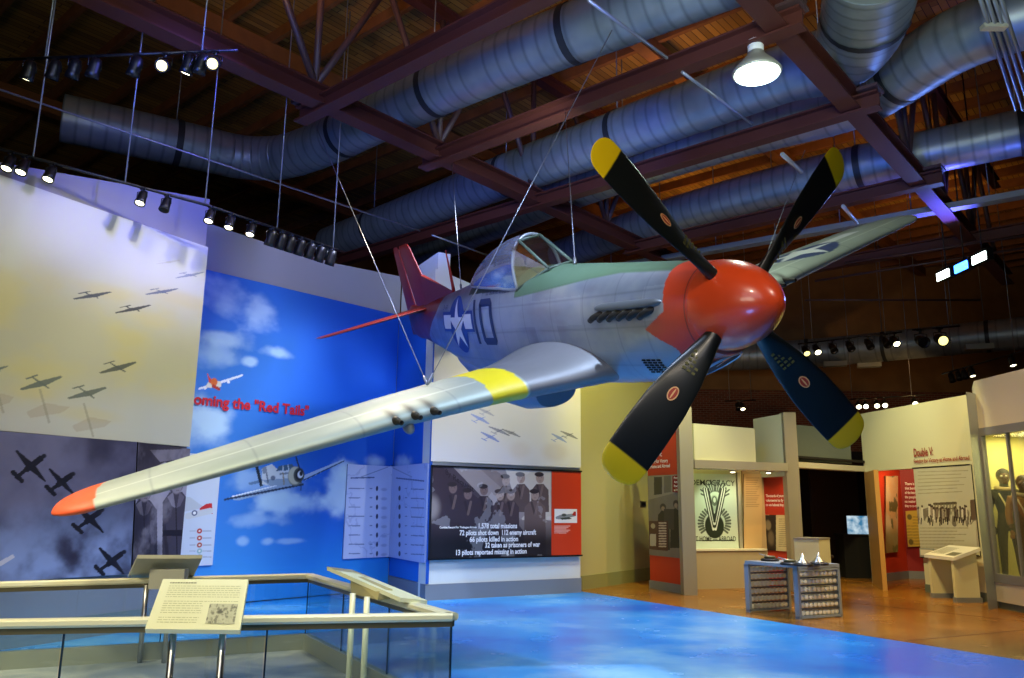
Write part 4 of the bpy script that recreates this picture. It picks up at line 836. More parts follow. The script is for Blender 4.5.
# louvre panel on the lower cowl
b = MB()
for r_ in range(6):
    for c_ in range(4):
        x = -1.28-.075*c_-.0*r_; z = -.39-.028*r_-.0; yb = float(fy(x, z)); b.box((x, -yb-.002, z), (.05, .016, .014))
b.build('cowl_louvre', M['blk'], plane)
# ---- markings
def decal(name, polys, m, lift=.006, sg=-1, cell=.04):
    """flat shapes (x, z) laid on the fuselage side"""
    import bmesh
    bm = bmesh.new()
    for Pg in polys:
        vs = [bm.verts.new((x, 0, z)) for x, z in Pg]; bm.faces.new(vs)
    xs_ = [v.co.x for v in bm.verts]; zs_ = [v.co.z for v in bm.verts]
    for x in np.arange(min(xs_)+cell, max(xs_), cell): bmesh.ops.bisect_plane(bm, geom=bm.verts[:]+bm.edges[:]+bm.faces[:], plane_co=(x, 0, 0), plane_no=(1, 0, 0))
    for z in np.arange(min(zs_)+cell, max(zs_), cell): bmesh.ops.bisect_plane(bm, geom=bm.verts[:]+bm.edges[:]+bm.faces[:], plane_co=(0, 0, z), plane_no=(0, 0, 1))
    for v in bm.verts: v.co.y = sg*(float(fy(v.co.x, v.co.z))+lift)
    me = bpy.data.meshes.new(name); bm.to_mesh(me); bm.free(); me.materials.append(m); me.polygons.foreach_set('use_smooth', [True]*len(me.polygons)); o = bpy.data.objects.new(name, me); COL.objects.link(o); o.parent = plane; return o
blu = mat('insignia blue', '1c3f8c', .45); whi = mat('insignia white', 'dfe2e4', .45); nvy = mat('numeral navy', '16264e', .45)
scx, scz = -6.2, .055; rs = .42
circ = [(scx+rs*math.cos(a), scz+rs*math.sin(a)) for a in np.linspace(0, 2*np.pi, 40, endpoint=False)]
decal('insignia', [circ, [(scx-.76, scz-.09), (scx+.74, scz-.09), (scx+.74, scz+.21), (scx-.76, scz+.21)]], blu, .006)
star = [(scx+rs*.97*(1 if k % 2 == 0 else .385)*math.sin(math.pi*k/5), scz+rs*.97*(1 if k % 2 == 0 else .385)*math.cos(math.pi*k/5)) for k in range(10)]
decal('insignia_star', [star, [(scx-.70, scz-.045), (scx-.36, scz-.045), (scx-.30, scz+.165), (scx-.70, scz+.165)], [(scx+.36, scz-.045), (scx+.68, scz-.045), (scx+.68, scz+.165), (scx+.30, scz+.165)]], whi, .011)
decal('numeral', [[(-5.42, -.21), (-5.33, -.21), (-5.33, .40), (-5.42, .40)]], nvy)
x0, x1, z0, z1, wd, ch_ = -5.18, -4.70, -.22, .40, .1, .06
decal('numeral', [[(x0, z0+ch_), (x0+wd, z0+ch_), (x0+wd, z1-ch_), (x0, z1-ch_)], [(x1-wd, z0+ch_), (x1, z0+ch_), (x1, z1-ch_), (x1-wd, z1-ch_)],
    [(x0, z0+ch_), (x0+ch_, z0), (x1-ch_, z0), (x1, z0+ch_), (x1, z0+wd), (x0, z0+wd)], [(x0, z1-wd), (x1, z1-wd), (x1, z1-ch_), (x1-ch_, z1), (x0+ch_, z1), (x0, z1-ch_)]], nvy)
def script(name, tx, x0, x1, z, h, m):
    cu = bpy.data.curves.new('t', 'FONT'); cu.body = tx; cu.resolution_u = 3; cu.shear = .2; ob = bpy.data.objects.new('t', cu); COL.objects.link(ob); me = bpy.data.meshes.new_from_object(ob, depsgraph=bpy.context.evaluated_depsgraph_get())
    V = np.array([v.co[:] for v in me.vertices]); Fp = [tuple(p.vertices) for p in me.polygons]; bpy.data.objects.remove(ob); w = V[:, 0].max()-V[:, 0].min()
    X = x0+(V[:, 0]-V[:, 0].min())/w*(x1-x0); Z = z+V[:, 1]/.7*h; Y = -(fy(X, Z)+.007); return mesh(name, np.stack([X, Y, Z], 1), Fp, m, plane)
script('name_lettering', 'Lt. Basil H. Williams', -4.95, -4.15, .36+.08, .06, nvy); script('name_lettering', '3-60', -6.95, -6.70, .30, .07, nvy)
# ---- propeller
bladem = vcmat('propeller paint', .34, coat=.2); RP = 1.86; PHI = 1.0234
for i in range(4):
    a = PHI+i*math.pi/2; rad = np.array([0, -math.cos(a), math.sin(a)])         # towards the tip
    tan = np.cross(rad, [-1., 0, 0]); tan /= np.linalg.norm(tan)
    # sense of rotation: clockwise seen from the cockpit
    top = np.array([0, 0, 1.]);
    tan = np.array([0, -rad[2], rad[1]])
    rs_ = np.r_[np.linspace(.34, 1.68, 90), RP-(RP-1.68)*(1-np.sin(np.linspace(0, np.pi/2, 26)))[1:]]
    nc = 48; u = np.linspace(0, 2*np.pi, nc, endpoint=False); xc = np.cos(u)/2
    X = []; Cc = []
    for r in rs_:
        chd = np.interp(r, [.34, .42, .55, .8, 1.1, 1.4, 1.62, 1.8], [.15, .175, .225, .31, .375, .395, .39, .37])
        tk = np.interp(r, [.34, .42, .6, .9, 1.3, 1.8], [.13, .11, .075, .045, .03, .018])
        tf = 1. if r <= 1.68 else math.sqrt(max(.0004, 1-((r-1.68)/(RP-1.68+1e-4))**3.0)); be = math.radians(np.interp(r, [.3, .6, 1.0, 1.4, 1.8], [52, 40, 29, 22, 17]))
        cd = tan*math.cos(be)+np.array([1., 0, 0])*math.sin(be); nn = np.cross(rad, cd)
        px_ = xc*chd*tf*(1); py_ = np.sin(u)*tk/2*np.sqrt(np.clip(tf, .1, 1))*(np.where(np.sin(u) > 0, 1.2, .7))
        pc = np.array([-.50, 0, 0])+rad*r
        X.append(pc+np.outer(px_, cd)+np.outer(py_, nn)); Cc.append(np.tile(srgb('dcb80e') if r > 1.64 else srgb('101412'), (nc, 1)))
    G = np.array(X); o = gridmesh('propeller_blade', G[..., 0], G[..., 1], G[..., 2], bladem, plane, True, True); setcol(o, np.array(Cc))
    # round maker's mark and stencil marks on the front face
    r0 = 1.0; be = math.radians(29); cd = tan*math.cos(be)+np.array([1., 0, 0])*math.sin(be); nn = np.cross(rad, cd); nn = nn if nn[0] > 0 else -nn
    kk = 1.2 if (np.cross(rad, cd)[0] > 0) else .7
    pc = np.array([-.50, 0, 0])+rad*r0+nn*(.045/2*kk+.003)
    for nm, m_, s0, s1, s2, dz in (('blade_mark', mat('mark cream', 'd8a468', .5), .042, .068, 0, 0), ('mark_centre', mat('mark red', 'a03018', .5), .032, .056, 0, .0015), ('mark_stripe', mat('mark cream', 'd8a468', .5), .007, .05, 0, .003)):
        b = MB(); V = [pc+nn*dz+cd*s0*math.cos(t)+rad*s1*math.sin(t) for t in np.linspace(0, 2*np.pi, 24, endpoint=False)]; b.prism(V, nn*.001); ob = b.build(nm, m_, o)
    b = MB()
    for r_ in range(5):
        for c_ in range(3): b.box(pc*1+rad*(-.42+.045*r_)+cd*(-.05+.045*c_)+nn*.012, (.03, .022, .002), [cd, rad, nn])
    b.build('blade_stencil', mat('stencil yellow', '56531e', .6), o)
# hub cuffs where the blades enter the spinner
# ---- suspension cables
def wire(p, q, label, r=.006):
    b = MB(); b.tube([p, q], r, 6); b.lathe(p, np.array(q)-np.array(p), [(0, .012), (.03, .018), (.1, .018), (.14, .008)], 8); o = b.build('suspension_cable', M['cable'], None); return tag(o, label, 'cable', 'cables holding up the aircraft')
pw = bw((-3.4, -1.94, float(wz(1.94))+.19)); 
wire(pw, atZ(313, 120, 7.5), 'thin steel cable from the near wing up left to the roof steel'); wire(pw, atZ(612, 30, 7.5), 'thin steel cable from the near wing rising right past the cockpit to the roof steel')
pn = bw((-3.0, 0, .60)); wire(pn, atZ(565, 110, 7.5), 'thin steel cable from the nose just ahead of the windscreen to the roof')
pt = bw((-6.9, .1, .52)); wire(pt, atZ(452, 165, 7.5), 'thin steel cable beside the red antenna mast, up to the roof')
pp = bw((-3.4, 3.0, float(wz(3.0))+.17)); wire(pp, atZ(805, 150, 7.5), 'thin steel cable from the far wing up to the roof')
for (x, y0, y1, k) in ((537, 0, 0, 0),): pass
del plane['_local']
# ================================================================== RAILING AND PIT IN FRONT
zr_ = .84
cN = fl(305, 650); cF = fl(0, 671); dF = (cN-cF)/np.linalg.norm(cN-cF)
farL = cN-dF*4.6
rc = atZ(452, 613, zr_)[:2]; nearL = atZ(-60, 620.5, zr_)[:2]; dNr = (nearL-rc)/np.linalg.norm(nearL-rc); nearL = rc+dNr*5.4
pit = bpy.data.materials.new('pale marbled floor'); pit.use_nodes = True; nt = pit.node_tree; P_ = nt.nodes['Principled BSDF']; tc = nt.nodes.new('ShaderNodeTexCoord'); n_ = nt.nodes.new('ShaderNodeTexNoise'); n_.inputs['Scale'].default_value = 1.1; n_.inputs['Detail'].default_value = 8; n_.inputs['Distortion'].default_value = 1.2
r_ = nt.nodes.new('ShaderNodeValToRGB'); r_.color_ramp.elements[0].position = .35; r_.color_ramp.elements[0].color = srgb('6c747e')+(1,); r_.color_ramp.elements[1].position = .65; r_.color_ramp.elements[1].color = srgb('b4b4aa')+(1,)
nt.links.new(tc.outputs['Object'], n_.inputs['Vector']); nt.links.new(n_.outputs['Fac'], r_.inputs['Fac']); nt.links.new(r_.outputs[0], P_.inputs['Base Color']); P_.inputs['Roughness'].default_value = .4
struct(flat('floor_pit', [tuple(nearL), tuple(rc), tuple(cN), tuple(farL)], .012, .02, pit))
rail = thing('glass_railing', (cN[0], cN[1], 0), 'low glass railing with cream handrail around the pale floor, in the foreground', 'railing')
def A2(p, q):
    d = (q-p)/np.linalg.norm(q-p); return [[d[0], d[1], 0], [-d[1], d[0], 0], [0, 0, 1]], np.linalg.norm(q-p)
gl = glassmat('railing glass', (.88, .96, .98), .05, .02, .5)
for nm, p, q in (('far', farL, cN), ('side', cN, rc), ('near', rc, nearL)):
    A, L = A2(p, q); c = (p+q)/2
    b = MB(); w_ = .11
    pr = [(-w_/2, -.018), (-w_/2+.012, -.035), (w_/2-.012, -.035), (w_/2, -.018), (w_/2, .010), (w_/2-.02, .022), (-w_/2+.02, .022), (-w_/2, .010)]
    n2 = np.array(A[1][:2]); b.prism([(p[0]+n2[0]*u, p[1]+n2[1]*u, zr_-.02+v) for u, v in pr], (q[0]-p[0], q[1]-p[1], 0)); b.build('handrail', M['railm'], rail)
    b = MB(); b.box((c[0], c[1], zr_-.075), (L, .045, .045), A); b.build('glass_channel', mat('channel bronze', '6c6448', .35, .6), rail)
    if nm != 'near':
        b = MB(); b.box((c[0], c[1], .095), (L, .07, .17), A); b.build('curb', mat('curb satin metal', '9a9a86', .4, .3), rail)
    k = max(1, round(L/1.35)); z0 = .18 if nm != 'near' else .04
    for i in range(k):
        u0 = i*L/k+.008; u1 = (i+1)*L/k-.008; d = np.array(A[0][:2]); m_ = p+d*(u0+u1)/2
        b = MB(); b.box((m_[0], m_[1], (z0+zr_-.07)/2), (u1-u0, .012, zr_-.07-z0), A); g = b.build('glass_pane', gl, rail)
        b = MB(); e_ = p+d*u1; b.box((e_[0], e_[1], (z0+zr_-.07)/2), (.012, .014, zr_-.07-z0), A); b.build('pane_edge', mat('dark glass edge', '10283c', .2), g)
b = MB(); b.box((nearL[0]*.5+rc[0]*.5, nearL[1]*.5+rc[1]*.5, .03), (np.linalg.norm(nearL-rc), .05, .05), A2(rc, nearL)[0]); b.build('floor_shoe', M['railm'], rail)
# small dark print on the near handrail
# ---- the lectern in front
def sign(name, label, c4, th, legs, faced=True, m='sign'):
    """c4: top left, top right, bottom right, bottom left corners of the reading face"""
    t = thing(name, tuple((c4[2]+c4[3])/2*[1, 1, 0]), label, 'lectern sign'); n = np.cross(c4[1]-c4[0], c4[3]-c4[0]); n /= np.linalg.norm(n); n = n if n[2] > 0 else -n
    b = MB(); b.prism([p for p in c4], -n*th); b.build('sign_board', M[m], t); return t, n
c4 = [atY(163, 579, 5.6), atY(248.5, 579.5, 5.6), atY(240, 630, 5.12), atY(145, 629, 5.12)]
t, n = sign('reading_lectern', 'cream sloping lectern with printed text and a small grey picture, nearest the camera', c4, .03, None)
def onb(u, v, o=.002): return (c4[0]*(1-u)+c4[1]*u)*(1-v)+(c4[3]*(1-u)+c4[2]*u)*v+n*o
b = MB()
def quad(b, u0, u1, v0, v1, o=.002): b.add([onb(u0, v0, o), onb(u1, v0, o), onb(u1, v1, o), onb(u0, v1, o)], [(0, 1, 2, 3)])
rr = random.Random(4)
for i in range(17):
    v = .15+i*.045; u = .1; e = .93 if v < .48 else .52+rr.random()*.03
    if i in (6, 13): continue
    while u < e:
        w_ = .015+rr.random()*.04; quad(b, u, min(e, u+w_), v, v+.010); u += w_+.010
b.build('body_text', mat('pale olive ink', 'a6a67c', .7), t)
b = MB(); u = .1
for w_ in (.018, .03, .02, .03, .028, .02, .03, .026, .03, .028): quad(b, u, u+w_, .075, .098); u += w_+.005
b.build('heading_text', M['ink'], t)
# small engraving: a dense printed patch
nx, ny = 120, 80; U, Vv = np.meshgrid(np.linspace(.62, .93, nx), np.linspace(.52, .9, ny)); Vx = np.array([onb(u, v, .004) for u, v in zip(U.ravel(), Vv.ravel())]); idx = np.arange(nx*ny).reshape(ny, nx)
Fc = np.stack([idx[:-1, :-1], idx[:-1, 1:], idx[1:, 1:], idx[1:, :-1]], -1).reshape(-1, 4).tolist(); o = mesh('printed_picture', Vx, Fc, M['print'], t); C = np.empty((ny, nx, 3)); rq = random.Random(5); f1 = np.full(U.shape, .45)
for _ in range(90):
    ux, vy, ru, rv, sg_ = .62+.31*rq.random(), .52+.38*rq.random(), .006+.016*rq.random(), .012+.035*rq.random(), rq.choice((-.16, .2)); f1 = f1+sg_*(1-sm(.6, 1.2, np.hypot((U-ux)/ru, (Vv-vy)/rv)))
f1 = f1+(fbm(U*90, Vv*60, 3)-.5)*.2; C[:] = srgb('b8b89a'); w_ = sm(.38, .68, f1)[..., None]*.7; C = C*(1-w_)+np.array(srgb('4c4c40'))*w_
w_ = ((1-sm(.02, .05, np.hypot(U-.75, Vv-.68)))*.8)[..., None]; C = C*(1-w_)+np.array(srgb('181814'))*w_; setcol(o, C)
for x in (171, 221):
    tp = atY(x, 631, 5.2); b = MB(); b.tube([(tp[0], tp[1]+.04, .0), (tp[0], tp[1]+.04, tp[2]+.06)], .022, 12); b.lathe((tp[0], tp[1]+.04, 0), (0, 0, 1), [(0, .06), (.012, .06), (.015, .03)], 16); b.build('leg', M['chrome'], t)
# ---- lectern on the far rail, seen from behind
c4 = [atY(137, 558.5, 8.55), atY(202, 558.5, 8.75), atY(193, 577.5, 9.1), atY(128, 577.5, 8.9)]
c4 = [c4[0]+np.array([0, 0, .0]), c4[1], c4[2], c4[3]]
n = np.cross(c4[1]-c4[0], c4[3]-c4[0]); n /= np.linalg.norm(n); n = n if n[1] > 0 else -n
t = thing('reading_lectern', (c4[0][0], c4[0][1], 0), 'grey lectern seen from behind on the far handrail, beside the pilot photograph', 'lectern sign')
b = MB(); b.prism(c4, n*.04); b.build('sign_board', mat('lectern grey', 'a8a890', .5), t)
bc = (atY(168, 577, 8.7)); b = MB(); b.box((bc[0], bc[1]+.02, bc[2]-.02), (.36, .12, .2)); b.build('bracket', mat('lectern grey light', 'b0b09c', .5), t)
for x in (147, 171):
    p = atY(x, 585, 8.75); b = MB(); b.tube([(p[0], p[1], 0), (p[0], p[1], p[2])], .025, 10); b.build('leg', M['chrome'], t)
# ---- lectern on the right side rail, seen edge on
pc = (cN+rc)/2; d = (rc-cN)/np.linalg.norm(rc-cN); nr = np.array([d[1], -d[0]]); nr = nr if nr[0] > 0 else -nr
t = thing('reading_lectern', (pc[0], pc[1], 0), 'thin cream lectern seen edge-on, over the right side handrail', 'lectern sign')
e0 = atY(326, 567, 8.1); e1_ = atY(398, 597, 6.45)
e0 = atZ(326, 567, 1.02); e1_ = atZ(400, 598, .93)
e0 = atY(327, 566.5, 7.9); e1_ = atY(400, 597.5, 6.9); lift = np.array([nr[0]*-.0, nr[1]*-.0, .0])
w3 = np.array([-.30, -.06, .0]); w3 = np.array([.26, .22, -.05])
b = MB(); b.prism([e0, e0+w3*.8, e1_+w3*.8, e1_], (0, 0, -.035)); b.build('sign_board', M['sign'], t)
k0 = atY(350, 577, 7.6); k1 = atY(380, 590, 7.15); b = MB(); b.prism([k0, k1, (k1[0]-.02, k1[1], zr_), (k0[0]+.02, k0[1], zr_)], (.10, .06, 0)); b.build('bracket', mat('bracket gold grey', 'a89c68', .5), t)
for x in (352.5, 367):
    p = atY(x, 600, 7.35 if x < 360 else 7.1); b = MB(); b.tube([(p[0], p[1], 0), (p[0], p[1], zr_+.03)], .026, 10); b.build('leg', M['railm'], t)

# ================================================================== EXHIBITS AT THE RIGHT
hdr = mat('pale green white plaster', 'c9d0b4', .7)
# red kiosk panel
WK = Wall(fl(650, 588), fl(686, 594.2)); zk = 3.48
t = thing('exhibit_kiosk', WK.P(WK.L/2, 0), 'tall red exhibit panel with historical photograph, beside the ochre wall', 'exhibit panel')
WK.rect('panel_body', 0, WK.L, .0, zk+.1, .12, M['red'], t, o=-.01)
def kio(p):
    X, Z = p.X, p.Z; p.mix(fbm(X*5, Z*5, 61, 5)*.6, '8c8478'); p.poly([(648, 476), (686, 474), (686, 490), (648, 500)], 'a09888', .6)
    p.poly([(654, 477), (662, 477), (662, 494), (654, 495)], '3c3832'); p.poly([(664, 476), (671, 476), (671, 492), (664, 493)], '6c675c')
    p.ell(663, 507, 3, 3.5, '3a322a'); p.poly([(657, 550), (658, 515), (662, 510), (669, 515), (670, 550)], '2a2622'); p.ell(676, 504, 3, 4, '3a322a'); p.poly([(670, 548), (671, 512), (675, 508), (681, 512), (682, 548)], '1e1c1c'); p.ell(663, 508.5, 1.8, 2.2, '96806c'); p.ell(676, 505.5, 1.8, 2.4, '96806c')
    p.poly([(664, 509), (674, 509), (674, 530), (664, 528)], '3c3836'); p.poly([(649, 521), (668, 521), (668, 551), (649, 549)], '4c2018', .9)
    for i in range(10): p.line((659, 523+i*2.6), (666, 523+i*2.6), .03, 'd0c0b0', .8)
    p.poly([(650, 534), (656, 534), (656, 546), (650, 546)], 'b8b0a0'); p.ell(653, 526, 2.2, 2.6, 'b0a490')
WK.canvas('print', [(0.01, WK.S(650, 555)[1]), (WK.L-.01, WK.S(650, 555)[1]), (WK.L-.01, WK.S(686, 474)[1]), (.01, WK.S(686, 474)[1])], 120, 260, kio, .005, .01, M['print'], t, base='6e675e', edge='201814')
WK.slab('caption_block', [WK.S(673, 492), WK.S(684.5, 493.5), WK.S(684.5, 474.5), WK.S(673, 476)], .01, M['redd'], t, o=.014)
lettering('lettering', [('Double V:', 648, 457.5, 662, 5), ('Fighting for Victory', 648, 463.5, 668, 3.4), ('at Home and Abroad', 648, 468.5, 670, 3.4), ('Protesting', 674, 479, 683, 2.2), ('Against', 674, 483, 682, 2.2), ('Racism', 674, 487, 682, 2.2), ('at Home', 674, 491, 682, 2.2)], WK, .022, M['whtxt'], t, .002, .02)
WK.rect('plinth', 0, WK.L, 0, .16, .02, M['base_g'], t, o=.02)
p_ = WK.P(WK.L+.12, 0); b = MB(); b.box((p_[0], p_[1]+.05, 1.8), (.26, .3, 3.6), [[1, 0, 0], [0, 1, 0], [0, 0, 1]]); b.build('steel_post', mat('brushed pillar', 'a9a690', .4, .4), t)
# header walls above the democracy alcove
alc = mat('alcove cream', 'c8c49c', .7)
Wh1 = Wall(fl(693, 584.5), atY(758, 500, 16.9)[:2]); Wh1 = Wall(atY(696, 500, 15.95)[:2], atY(758, 500, 16.85)[:2])
struct(Wh1.slab('wall_alcove_header', [(0, 2.52), (Wh1.L, 2.52), (Wh1.L, 3.28), (0, 3.28)], .15, hdr))
Wh2 = Wall(atY(757, 500, 18.0)[:2], atY(789, 500, 16.8)[:2])
struct(Wh2.slab('wall_alcove_return', [(0, 2.3), (Wh2.L, 2.3), (Wh2.L, 3.6), (0, 3.6)], .15, hdr))
Wlin = Wall(atY(696, 500, 15.9)[:2], atY(790, 500, 16.75)[:2])
struct(Wlin.rect('trim_lintel', 0, Wlin.L, 2.40, 2.56, .5, M['alu'], None))
po = atY(794, 500, 16.8); b = MB(); b.box((po[0], po[1]+.1, 1.81), (.26, .26, 3.62)); o = b.build('pillar', mat('brushed pillar', 'a9a690', .4, .4)); tag(o, 'tall pale metal pillar between the poster alcove and the dark video room', 'pillar')
# alcove back walls
Wa = Wall(atY(690, 500, 17.3)[:2], atY(742.5, 500, 17.75)[:2]); struct(Wa.rect('wall_alcove_back', -.1, Wa.L, 0, 2.5, .1, alc))
Wb = Wall(atY(742, 500, 17.75)[:2], atY(763.5, 500, 17.9)[:2]); struct(Wb.rect('wall_alcove_tan', 0, Wb.L, 0, 2.5, .1, M['tan'], o=.06))
Wc = Wall(atY(763, 500, 17.9)[:2], atY(796, 500, 17.3)[:2]); struct(Wc.rect('wall_alcove_red', 0, Wc.L, 0, 2.5, .1, M['red']))
Wl = Wall(atY(690, 500, 17.0)[:2], atY(764, 500, 17.6)[:2]); lz = Wl.S(700, 551)[1]
t = thing('alcove_ledge', Wl.P(.8, 0), 'long tan ledge with cream top under the democracy poster', 'ledge'); Wl.rect('body', 0, Wl.L, 0, lz, .2, mat('ledge tan', 'a2977c', .7), t); Wl.rect('top_board', 0, Wl.L, lz, lz+.035, .24, M['plaster'], t, o=.03)
def poster(p):
    X, Z = p.X, p.Z; K = '1e2c20'
    p.mix((fbm(X*3, Z*3, 70)-.4)*.4, 'aac0b4'); p.mix((np.abs((X*9) % 1-.5) < .04)*.0, K)
    f = p.f
    for k in range(7):
        for s_ in (-1, 1):
            a = math.radians(20+k*11); r0, r1 = 9, 15.5+2*(k % 2); cx, cy = 715, 500; p.line((cx+s_*r0*math.cos(a)*.9, cy-r0*math.sin(a)), (cx+s_*r1*math.cos(a)*.95, cy-r1*math.sin(a)*1.15), .035, K, .9)
    for k in range(9):
        for s_ in (-1, 1):
            a = math.radians(-35+k*11); cx, cy = 714.5, 523; p.line((cx+s_*11.5*math.cos(a), cy-12*math.sin(a)), (cx+s_*16*math.cos(a), cy-17.*math.sin(a)), .045, K, .85)
    p.ell(714.5, 526, 9.5, 12.5, K, 1, .05); p.ell(714.5, 503, 4.6, 8, '9cb2a4', 1, .08); p.ell(714.5, 501, 2.8, 5, K, .8, .1); p.ell(714.5, 500, 1.3, 2.6, 'c2d2c8', 1, .1)
    for (dx, c) in ((0, K), (1.2, 'd4e0d8'), (2.4, K), (3.6, 'd4e0d8'), (4.6, K)):
        p.line((703.5+dx, 489), (713+dx*.35, 532-dx*2.3), .055, c); p.line((725.5-dx, 489), (716-dx*.35, 532-dx*2.3), .055, c)
    p.poly([(696, 540), (734, 540), (734, 541), (696, 541)], K)
wz0, wz1 = Wa.S(700, 549, .08), Wa.S(735, 474.5, .08); u0, u1 = Wa.S(693, 520, .08)[0], Wa.S(737.5, 520, .08)[0]
t = thing('victory_poster', Wa.P((u0+u1)/2, wz0[1], 0), 'large black on pale green poster with a double V under the word democracy', 'poster')
Wa.canvas('print', [(u0, wz0[1]), (u1, wz0[1]), (u1, wz1[1]), (u0, wz1[1])], 200, 280, poster, .08, .03, M['print'], t, base='bfd2c6', edge='50564c')
lettering('lettering', [('DEMOCRACY', 691, 485, 735, 5.6), ('AT HOME — ABROAD', 692.5, 541.3, 736, 5)], Wa, .085, mat('poster green ink', '1e2c20', .6), t, .002, .008)
b = MB(); b.box(Wa.P(u1+.07, (wz0[1]+wz1[1])/2, .06), (.07, .05, wz1[1]-wz0[1]+.1), [[Wa.d[0], Wa.d[1], 0], [Wa.n[0], Wa.n[1], 0], [0, 0, 1]]); b.build('side_batten', M['alu'], t)
def tanp(p):
    for i in range(14): p.line((746, 478+i*2.2), (759-(i % 4), 478+i*2.2), .02, '6e5638', .5)
o = Wb.canvas('text_panel', Wb.pxquad((744, 549), (762, 549), (762, 474), (744, 474), .1), 60, 160, tanp, .1, .03, M['print'], base='b89a6c', edge='6e5a3c'); tag(o, 'narrow tan text panel between the poster and the red alcove wall', 'text panel')
def redt_(p):
    p.mix((p.Z < p.f(775, 515)[1])*1., 'c4b48a'); p.poly([(763, 515), (776, 515), (776, 551), (763, 551)], '2c2018'); p.ell(768, 525, 3, 5, '8c7c60', .8, .3); p.ell(771, 538, 3, 7, '6c5c48', .8, .4)
    for i in range(14): p.line((779, 519+i*2.1), (793, 519+i*2.1), .02, '7c6c48', .6)
uA, uB = .02, Wc.L-.02; z0, z1 = Wc.S(780, 551, .03)[1], Wc.S(780, 474, .03)[1]
t = thing('red_story_panel', Wc.P(.5, z0, 0), 'red and cream story panel with white lines, right end of the poster alcove', 'text panel')
Wc.canvas('print', [(uA, z0), (uB, z0), (uB, z1), (uA, z1)], 120, 220, redt_, .03, .02, M['print'], t, base='b23018', edge='601810')
lettering('lettering', [('Thousands of young men', 766, 497, 789, 2.6), ('volunteered to fly when', 766, 501.5, 789, 2.6), ('no one believed they could', 766, 506, 789, 2.6)], Wc, .035, M['whtxt'], t, .002, .02)
# ---- dark video room
struct(Wall(atY(797, 500, 17.6)[:2], atY(874, 500, 18.9)[:2]).rect('wall_room_header', 0, 1.9, 2.66, 3.45, .12, mat('unlit grey plaster', '6f776e', .8)))
Wt = Wall(atY(798, 500, 17.2)[:2], atY(869, 500, 18.8)[:2]); struct(Wt.rect('trim_room_lintel', 0, Wt.L, 2.5, 2.62, .3, M['plaster']))
Wd = Wall(atY(780, 500, 21.5)[:2], atY(885, 500, 22.5)[:2]); struct(Wd.rect('wall_room_back', -.5, Wd.L+.3, 0, 3.2, .1, M['dark']))
Wd2 = Wall(Wd.P(.9, 0, .12)[:2], Wd.P(2.3, 0, .12)[:2]); struct(Wd2.rect('wall_room_panel', 0, 1.5, .1, 2.9, .08, mat('brown felt', '4a3622', .9)))
bl = MB(); struct(bl.prism([tuple(np.append(q, 2.7)) for q in (Wt.P(0, 0, .0)[:2], Wt.P(Wt.L, 0, .0)[:2], Wd.P(Wd.L, 0)[:2], Wd.P(0, 0)[:2])], (0, 0, .05)).build('ceiling_video_room', M['dark']))
tv = atY(859, 530, 20.3); t = thing('television', (tv[0], tv[1], 0), 'glowing television on a dark stand in the unlit video room', 'television')
b = MB(); b.box((tv[0], tv[1]+.05, tv[2]), (.62, .07, .76)); b.build('casing', M['black'], t)
b = MB(); b.box((tv[0], tv[1]+.008, tv[2]), (.56, .012, .68)); b.build('screen', None, t).data.materials.append(None)
scm = bpy.data.materials.new('television picture'); scm.use_nodes = True; nt = scm.node_tree; P_ = nt.nodes['Principled BSDF']; tc = nt.nodes.new('ShaderNodeTexCoord'); n_ = nt.nodes.new('ShaderNodeTexNoise'); n_.inputs['Scale'].default_value = 5; r_ = nt.nodes.new('ShaderNodeValToRGB'); r_.color_ramp.elements[0].position = .35; r_.color_ramp.elements[1].position = .65; r_.color_ramp.elements[0].color = srgb('3d7fa8')+(1,); r_.color_ramp.elements[1].color = srgb('d8ecf6')+(1,)
nt.links.new(tc.outputs['Object'], n_.inputs['Vector']); nt.links.new(n_.outputs['Fac'], r_.inputs['Fac']); nt.links.new(r_.outputs[0], P_.inputs['Emission Color']); P_.inputs['Emission Strength'].default_value = .9; P_.inputs['Base Color'].default_value = (0, 0, 0, 1)

for ch in t.children:
    if ch.name.startswith('screen'): ch.data.materials.clear(); ch.data.materials.append(scm)
b = MB(); b.box((tv[0], tv[1]+.12, .5), (.9, .5, 1.0)); b.box((tv[0], tv[1]+.12, 1.02), (.96, .56, .04)); b.build('cabinet', M['blk'], t)
sp_ = atZ(826, 588, 0); t = thing('stool', sp_, 'dark stool standing in the unlit video room', 'stool'); b = MB(); b.lathe(sp_+(0, 0, .62), (0, 0, 1), [(0, .19), (.03, .2), (.06, .18)], 20); b.build('seat', mat('dark stool', '2a1c18', .5), t)
for a in range(4): b = MB(); v = np.array([math.cos(a*1.57+.8), math.sin(a*1.57+.8), 0]); b.tube([sp_+v*.2, sp_+v*.13+(0, 0, .62)], .015, 8); b.build('leg', M['black'], t)
